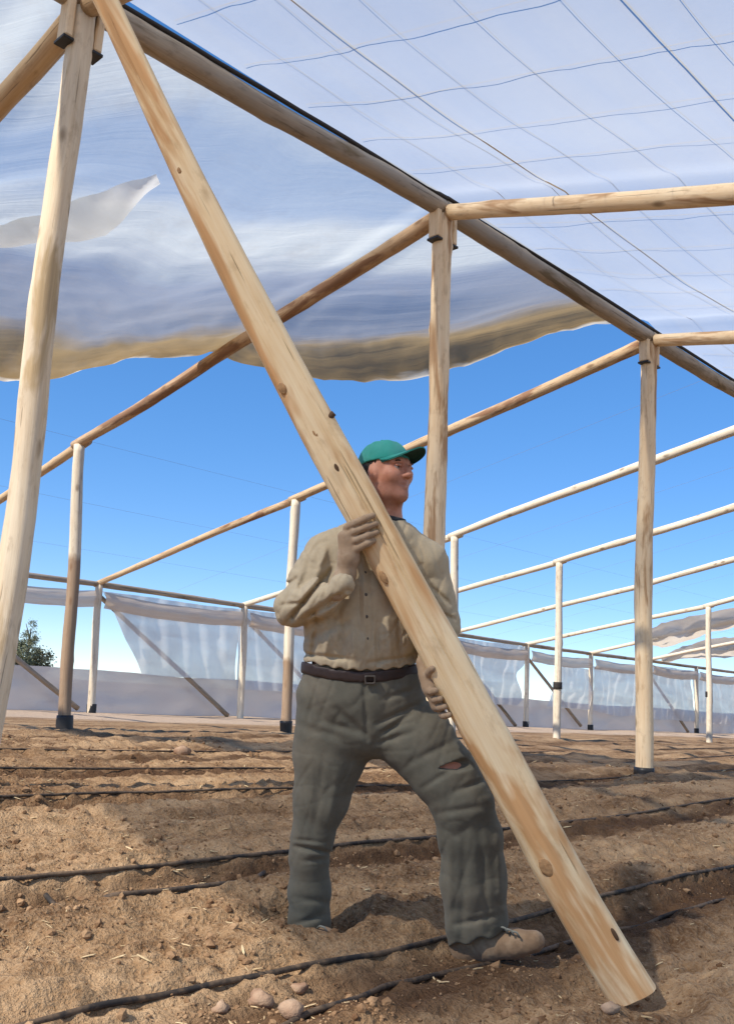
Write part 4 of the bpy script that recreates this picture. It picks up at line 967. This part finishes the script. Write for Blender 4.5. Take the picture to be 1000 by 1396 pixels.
# --- shirt
TOR = [(489, 898, -0.01, 75, 0.132), (492, 862, -0.01, 77, 0.138), (500, 815, 0.0, 82, 0.138), (510, 770, 0.0, 80, 0.122)]
SHL = [(448, 760, 0.0, 31, 0.080), (500, 742, 0.0, 34, 0.085), (528, 736, 0.0, 33, 0.085), (578, 768, 0.0, 31, 0.080)]
ARMR = [(444, 762, 0.0, 33, 0.082), (420, 796, -0.03, 29, 0.073), (400, 829, -0.06, 26, 0.066), (436, 817, -0.16, 24, 0.060), (466, 801, -0.225, 17, 0.044)]
ARML = [(576, 772, 0.0, 32, 0.080), (590, 815, -0.01, 27, 0.068), (600, 855, -0.02, 25, 0.062), (592, 892, -0.09, 20, 0.05), (580, 916, -0.15, 16, 0.04)]
SFOLD = [(398, 842, 449, 779, 4, .012), (413, 844, 472, 806, 3.5, .012), (376, 808, 402, 790, 3, .009), (390, 850, 430, 800, 3, .008), (430, 838, 468, 815, 3, .007), (384, 826, 420, 822, 3, .006), (420, 770, 404, 815, 5, .006), (445, 745, 425, 800, 5, -.006), (452, 770, 440, 815, 4, .008),
 (430, 850, 425, 895, 4, .007), (446, 858, 442, 898, 4, -.006), (462, 840, 466, 897, 4, .006), (478, 850, 482, 900, 3.5, -.005), (512, 850, 514, 905, 3.5, .006), (526, 845, 532, 905, 4, -.006), (541, 850, 545, 903, 3.5, .007), (420, 872, 470, 850, 5, .005),
 (494, 760, 497, 905, 2.0, -.004), (488, 770, 490, 900, 1.6, .003), (503, 780, 506, 900, 1.6, .003), (480, 800, 440, 870, 5, .006), (520, 775, 560, 800, 4, .005), (505, 770, 540, 840, 5, .005), (585, 800, 612, 825, 3, .006), (590, 835, 618, 845, 3, .007),
 (414, 893, 480, 901, 3, .006), (500, 905, 560, 896, 3, .006)]
def f_shirt(P):
    d = chain(P, TOR, 0.04); d = smin(d, chain(P, SHL, 0.03), 0.03)
    ar = chain(P, ARMR, 0.018); d = smin(d, ar, 0.016); d = smin(d, chain(P, ARML, 0.018), 0.018)
    col = chain(P, [(496, 722, 0.03, 9, 0.02), (510, 736, -0.055, 8, 0.018), (528, 744, -0.085, 7, 0.014), (546, 737, -0.06, 8, 0.018), (560, 728, 0.02, 9, 0.02), (530, 716, 0.07, 9, 0.02), (496, 722, 0.03, 9, 0.02)], 0.006)
    d = smin(d, col, 0.006)
    P0_, d0_ = P, d; mk = np.abs(d) < 0.045; P = P[mk]; d = d[mk]
    o, px, py = folds(P, SFOLD); d = d+1.7*o+0.006*fbm(px*0.035+py*0.02, py*0.03-px*0.02, 2, 19)+0.024*np.maximum(0, 0.16-np.abs(vnoise(px*0.055+py*0.028, py*0.020-px*0.012, 28)))-0.0016+0.020*np.maximum(0, 0.15-np.abs(vnoise(px*0.07-py*0.03, py*0.03+px*0.02, 35)))
    hem = 903+0.0022*np.clip(px-420, 0, 200)*np.clip(575-px, 0, 200)*0.9-0.0*px+1.5*np.sin(px*0.35)
    d0_ = d0_.copy(); d0_[mk] = np.maximum(d, (py-hem)*K); px = CX+P0_[..., 0]/-P0_[..., 2]*FPX; py = CY-P0_[..., 1]/-P0_[..., 2]*FPX
    return np.maximum(d0_, (py-935)*K)
lo, hi = bounds(TOR+SHL+ARMR+ARML); sdf_part('shirt', f_shirt, lo, hi, 0.0044, 'shirt', it=0)

def on_surface(fn, px, py, z0=-0.30, z1=0.1):
    zs = np.linspace(z0, z1, 160); Pz = np.array([cs(px, py, z) for z in zs]); f = fn(Pz); k = int(np.argmax(f < 0)); return Pz[k]
for y_ in (782, 812, 842, 872):
    c_ = on_surface(f_shirt, 496+0.03*(y_-780), y_)
    mesh_obj('button', cs_world(IV2*np.array([0.0062, 0.0062, 0.003])+c_), IF2.tolist(), MAT['belt_metal'], man)
# --- belt and buckle
def f_belt(P):
    d = chain(P, [(491, 890, 0.0, 78, 0.128), (490, 950, 0.0, 82, 0.134)], 0.01, 0.006)
    px = CX+P[..., 0]/-P[..., 2]*FPX; py = CY-P[..., 1]/-P[..., 2]*FPX
    mid = 911+0.0021*np.clip(px-412, 0, 200)*np.clip(578-px, 0, 200)*0.9
    return np.maximum(d, (np.abs(py-mid)-8)*K)
lo, hi = bounds([(491, 890, 0, 84, 0.14), (490, 950, 0, 84, 0.14)], 0.02); belt = sdf_part('belt', f_belt, lo, hi, 0.006, 'belt', it=1)
def f_buckle(P):
    c = cs(503, 928, -0.142); q = np.abs(P-c)-np.array([0.018, 0.014, 0.006]); o = np.maximum(q.max(-1), -(np.abs(P-c)-np.array([0.013, 0.009, 0.05])).max(-1)); return o
c0 = cs(503, 928, -0.142); sdf_part('buckle', f_buckle, c0-0.04, c0+0.04, 0.003, 'belt_metal', belt, it=0)

# --- head (local frame: f forward, s to his left, h up)
hf = np.array([0.76, 0.17, 0.63]); hf /= np.linalg.norm(hf); hu = np.array([-0.06, 1, -0.20]); hu -= hf*(hu@hf); hu /= np.linalg.norm(hu); hs = np.cross(hu, hf)
HC = cs(525, 648, 0.0); HS = 0.885; HX = np.stack([hf, hs, hu])
def hp(f, s, h): return HC+HS*(hf*f+hs*s+hu*h)
def f_head(P, neck=True):
    e = lambda c, r: ell(P, hp(*c), HX, tuple(HS*x for x in r))
    d = e((-0.010, 0, 0.028), (0.100, 0.077, 0.096)); d = smin(d, e((0.022, 0, -0.045), (0.070, 0.059, 0.078)), 0.025)
    d = smin(d, e((0.062, 0, -0.098), (0.026, 0.028, 0.022)), 0.02)
    for s in (-1, 1):
        d = smin(d, e((0.060, 0.040*s, -0.018), (0.030, 0.026, 0.026)), 0.02)
        d = smin(d, e((0.000, 0.048*s, -0.078), (0.034, 0.018, 0.030)), 0.025)
        d = smin(d, ball_chain(P, [(hp(0.076, 0.050*s, 0.030), 0.010), (hp(0.089, 0.014*s, 0.034), 0.011)]), 0.012)
        soc = e((0.107, 0.034*s, 0.010), (0.021, 0.018, 0.012)); d = -smin(-d, soc, 0.010)
        d = smin(d, e((-0.004, 0.076*s, -0.004), (0.021, 0.010, 0.032)), 0.008)
        d = smin(d, e((0.100, 0.012*s, -0.027), (0.011, 0.009, 0.008)), 0.006)
    d = smin(d, ball_chain(P, [(hp(0.090, 0, 0.018), 0.0075), (hp(0.106, 0, -0.004), 0.0095), (hp(0.113, 0, -0.022), 0.0115)]), 0.010)
    for h, r in ((-0.054, 0.0062), (-0.066, 0.0072)):
        d = smin(d, ball_chain(P, [(hp(0.074, -0.022, h), r*0.5), (hp(0.087, 0, h), r), (hp(0.074, 0.022, h), r*0.5)]), 0.006)
    d = -smin(-d, ball_chain(P, [(hp(0.084, -0.022, -0.0600), 0.0022), (hp(0.099, 0, -0.0600), 0.0024), (hp(0.084, 0.022, -0.0600), 0.0022)]), 0.003)
    d = smin(d, seg_sdf(P, hp(-0.022, 0, -0.07), cs(527, 738, 0.02), 0.055, 0.055, 0.062, 0.062), 0.025)
    return d
V1, F1 = surface(f_head, HC-np.array([0.16, 0.27, 0.16]), HC+np.array([0.16, 0.15, 0.16]), 0.0034); V1 = relax(V1, F1, 1)
def slim(c, s): return [(x, y, z, w*s, r*s) for x, y, z, w, r in c]
HAND_R = [(466, 801, -0.225, 11, 0.026), (471, 783, -0.25, 11, 0.026)]
def f_body(P):
    d = chain(P, slim(TOR, 0.82), 0.03); d = smin(d, chain(P, slim(SHL, 0.80), 0.03), 0.03); d = smin(d, chain(P, slim(PEL, 0.84), 0.03), 0.03)
    for c, s in ((ARMR, 0.33), (ARML, 0.55), (LEGA, 0.62), (LEGB, 0.80)): d = smin(d, chain(P, slim(c, s), 0.015), 0.02)
    d = smin(d, seg_sdf(P, hp(-0.022, 0, -0.09), cs(526, 755, 0.01), 0.052, 0.052, 0.058, 0.058), 0.02)
    px = CX+P[..., 0]/-P[..., 2]*FPX; py = CY-P[..., 1]/-P[..., 2]*FPX
    return np.maximum(d, (py-np.where(px < 520, 1272, 1268))*K)
lo, hi = bounds(TOR+SHL+ARMR+ARML+PEL+LEGA+LEGB); V2, F2 = surface(f_body, lo, hi, 0.011)
hq = (V1-HC)@HX.T/HS     # beard shadow along the jaw and upper lip
stub = sstep(-hq[:, 2], 0.030, 0.052)*sstep(hq[:, 0], -0.035, 0.010)*(1-sstep(-hq[:, 2], 0.125, 0.150))
mesh_obj('body', cs_world(np.vstack([V1, V2])), np.vstack([F1, F2+len(V1)]).tolist(), MAT['skin'], man, tint=np.concatenate([stub, np.zeros(len(V2))]))
# eyes, brows, hair, lips
def sph(c, r, n=12):
    V = []; F = []
    V2_ = IV2*r+c; return V2_, IF2.tolist()
for s in (-1, 1):
    V, F = sph(hp(0.0775, 0.033*s, 0.0085), 0.0118); e_ = mesh_obj('eye', cs_world(V), F, MAT['eye'], man)
    V, F = sph(hp(0.0862, 0.034*s, 0.0078), 0.0054); mesh_obj('iris', cs_world(V), F, MAT['iris'], e_)
    pts = [hp(0.0855+0.004*(1-abs(q)), s*(0.034+0.018*q), 0.0285+0.003*(1-q*q)) for q in np.linspace(-1, 1, 7)]
    pts = [p+hf*0.005 for p in pts]; V, F = tube_geo(pts, 0.0026, 6); mesh_obj('eyebrow', cs_world(V), F, MAT['hair'], man)
    pts = [hp(0.0915-0.002*q*q, s*(0.033+0.016*q), 0.0150-0.004*q*q) for q in np.linspace(-1, 1, 7)]; V, F = tube_geo(pts, 0.0042, 6); mesh_obj('eyelid', cs_world(V), F, MAT['skin'], man)
def f_hair(P):
    d = ell(P, hp(-0.012, 0, 0.026), HX, (0.104*HS, 0.080*HS, 0.100*HS)); q = (P-HC)@HX.T/HS
    face = (q[..., 0]-(0.010+0.35*(q[..., 2]-0.02)))*HS; low = (-0.048+0.25*np.abs(np.minimum(0, q[..., 0]))-0.6*np.maximum(0, q[..., 0]+0.02)*0-q[..., 2])*HS
    d = d+0.0025*np.sin(P[..., 0]*260+P[..., 2]*210)*np.sin(P[..., 1]*120)
    side = 0.0*d
    return np.maximum(np.maximum(np.maximum(d, face), low), (q[..., 2]-0.07)*HS)
sdf_part('hair', f_hair, HC-0.14, HC+0.14, 0.004, 'hair', it=1)
# cap: crown, button and curved brim
def f_cap(P):
    q = (P-HC)@HX.T/HS; d = ell(P, hp(-0.010, 0, 0.036), HX, (0.108*HS, 0.086*HS, 0.104*HS))
    seam = 0.0018*np.cos(6*np.arctan2(q[..., 1], q[..., 0]+0.01))
    inner = ell(P, hp(-0.010, 0, 0.030), HX, (0.099*HS, 0.076*HS, 0.096*HS))
    d = np.maximum(d+seam, -inner); cut = (0.040+0.10*(q[..., 0]+0.1)*0.25-q[..., 2])*HS
    top = (q[..., 2]-0.129)*HS
    return np.maximum(-smin(-d, -top, 0.008), cut)
cap = sdf_part('cap', f_cap, HC-0.14, HC+0.17, 0.0034, 'cap', it=1)
nA, nT = 25, 9; top_g = np.zeros((nA, nT, 3)); bot = np.zeros((nA, nT, 3))
for a in range(nA):
    q = -1+2*a/(nA-1); th = q*1.15
    for t in range(nT):
        w = t/(nT-1); f0 = -0.010+0.104*math.cos(th); s0 = 0.083*math.sin(th); ln = 0.088*(1-q**4*0.9)
        f_ = f0+ln*w; s_ = s0*(1-0.06*w); h_ = 0.048+0.010*math.cos(th)+0.010*w-0.040*(s_/0.08)**2*(0.30+0.70*w)
        top_g[a, t] = hp(f_, s_, h_+0.0025); bot[a, t] = hp(f_, s_, h_-0.0025)
def grid_faces(n, m, off=0, flip=False):
    o = []
    for i in range(n-1):
        for j in range(m-1):
            a = off+i*m+j; f = (a, a+1, a+m+1, a+m); o.append(f[::-1] if flip else f)
    return o
V = top_g.reshape(-1, 3); Ft = grid_faces(nA, nT); 
rim = [(a, nT-1) for a in range(nA)]
Vt = np.vstack([V, bot[:, -1]]); Fr = [((a*nT+nT-1), (a+1)*nT+nT-1, len(V)+a+1, len(V)+a) for a in range(nA-1)]
mesh_obj('brim', cs_world(Vt), Ft+Fr, MAT['cap'], cap)
mesh_obj('brim_underside', cs_world(bot.reshape(-1, 3)), grid_faces(nA, nT, 0, True), MAT['cap_under'], cap)
V, F = sph(hp(-0.010, 0, 0.131), 0.008); mesh_obj('button', cs_world(V), F, MAT['cap'], cap)
# dark undershirt at the neck
def f_under(P):
    d = seg_sdf(P, hp(-0.026, 0, -0.115), cs(527, 752, 0.02), 0.064, 0.064, 0.085, 0.082); py = CY-P[..., 1]/-P[..., 2]*FPX; px = CX+P[..., 0]/-P[..., 2]*FPX
    return np.maximum(d+0.003*np.sin(py*0.6), (703+0.25*(px-528)-py)*K)
sdf_part('undershirt', f_under, cs(527, 780, 0)-0.12, cs(527, 690, 0)+0.12, 0.006, 'under', it=1)

# --- gloves
pole_d = pole_z
def c3(px, py, d): return np.array([(px-CX)/FPX*d, (CY-py)/FPX*d, -d])
def f_glove_r(P):
    dp = pole_d(730); fr = dp-0.050
    d = ball_chain(P, [(cs(458, 806, -0.205), 0.036), (c3(470, 784, dp-0.03), 0.030), (c3(474, 762, dp-0.04), 0.031)], 0.02)
    d = smin(d, seg_sdf(P, c3(473, 764, dp-0.042), c3(474, 732, dp-0.040), 0.030, 0.022, 0.036, 0.021), 0.02)
    for k in range(4):
        y = 713+11.5*k; x = 467+2.0*k+(2 if k == 0 else 0); ln = (38, 43, 42, 34)[k]
        f = ball_chain(P, [(c3(x+2, y+8, dp-0.040), 0.0125), (c3(x+12, y+2, fr-0.006), 0.0120), (c3(x+12+ln*0.42, y-5, fr-0.011), 0.0115), (c3(x+8+ln*0.78, y-9, fr-0.004), 0.0100)], 0.004)
        d = smin(d, f, 0.0045)
    th = ball_chain(P, [(c3(474, 757, dp-0.02), 0.016), (c3(478, 726, dp+0.045), 0.014), (c3(476, 706, dp+0.062), 0.011)], 0.006)
    return smin(d, th, 0.008)
q0 = c3(480, 750, pole_d(740)); gl = sdf_part('glove', f_glove_r, q0-np.array([0.12, 0.20, 0.17]), q0+np.array([0.12, 0.16, 0.15]), 0.0034, 'glove', it=1)
def f_glove_l(P):
    dp = pole_d(950)
    xe = pole_left(950)
    d = ball_chain(P, [(c3(578, 905, dp+0.060), 0.030), (c3(xe-16, 922, dp+0.035), 0.026), (c3(xe-12, 938, dp+0.02), 0.028)], 0.02)
    d = smin(d, seg_sdf(P, c3(xe-12, 936, dp+0.018), c3(xe-1, 962, dp+0.012), 0.026, 0.026, 0.028, 0.024), 0.015)
    for k in range(4):
        y = 938+11*k; x = pole_left(y)
        f = ball_chain(P, [(c3(x-8, y+2, dp+0.025), 0.0125), (c3(x-7, y+5, dp+0.000), 0.0125), (c3(x-5, y+6, dp-0.022), 0.0115), (c3(x+1, y+5, dp-0.040), 0.0100)], 0.004); d = smin(d, f, 0.0045)
    th = ball_chain(P, [(c3(xe-14, 924, dp+0.015), 0.015), (c3(xe-14, 917, dp-0.010), 0.013), (c3(xe-10, 913, dp-0.030), 0.0105)], 0.005)
    return smin(d, th, 0.007)
q0 = c3(590, 950, pole_d(950)); sdf_part('glove', f_glove_l, q0-np.array([0.12, 0.14, 0.15]), q0+np.array([0.12, 0.15, 0.15]), 0.0034, 'glove', it=1)

# --- boots
def boot(pts, sole_line, laces):
    def inside(P, grow=0.0): return chain(P, pts, 0.02, grow)
    def cut(P):
        px = CX+P[..., 0]/-P[..., 2]*FPX; py = CY-P[..., 1]/-P[..., 2]*FPX; (x0, y0), (x1, y1) = sole_line; return (py-(y0+(y1-y0)*(px-x0)/(x1-x0)))*K-(-P[..., 2]-D0)*-0.30
    lo, hi = bounds(pts, 0.03)
    b_ = sdf_part('boot', lambda P: np.maximum(inside(P)+0.0025*fbm(P[..., 0]*60, P[..., 1]*60+P[..., 2]*30, 2, 3), cut(P)), lo, hi, 0.0046, 'boot', it=1)
    sdf_part('sole', lambda P: np.maximum(np.maximum(inside(P, 0.005), cut(P)-0.020), -(cut(P)+0.004)), lo, hi, 0.0046, 'sole', b_, it=1)
    for (x, y, dz) in laces:
        pts_ = [cs(x-7, y-3, dz+0.02), cs(x-3, y-6, dz), cs(x+3, y-4, dz-0.012), cs(x+7, y+3, dz-0.014)]; V, F = tube_geo(np.array(pts_), 0.0035, 6); mesh_obj('lace', cs_world(V), F, MAT['lace'], b_)
boot([(632, 1268, -0.02, 25, 0.050), (634, 1294, -0.02, 22, 0.044), (664, 1290, -0.055, 21, 0.046), (700, 1288, -0.085, 17, 0.048), (726, 1285, -0.105, 14, 0.040)], ((612, 1310), (742, 1296)), [(684, 1271, -0.10), (692, 1274, -0.11), (700, 1277, -0.12)])
boot([(420, 1262, 0.02, 22, 0.048), (418, 1283, 0.015, 21, 0.044), (430, 1284, -0.02, 20, 0.046), (440, 1287, -0.06, 17, 0.046), (447, 1288, -0.085, 14, 0.038)], ((398, 1294), (470, 1297)), [(438, 1270, -0.075)])
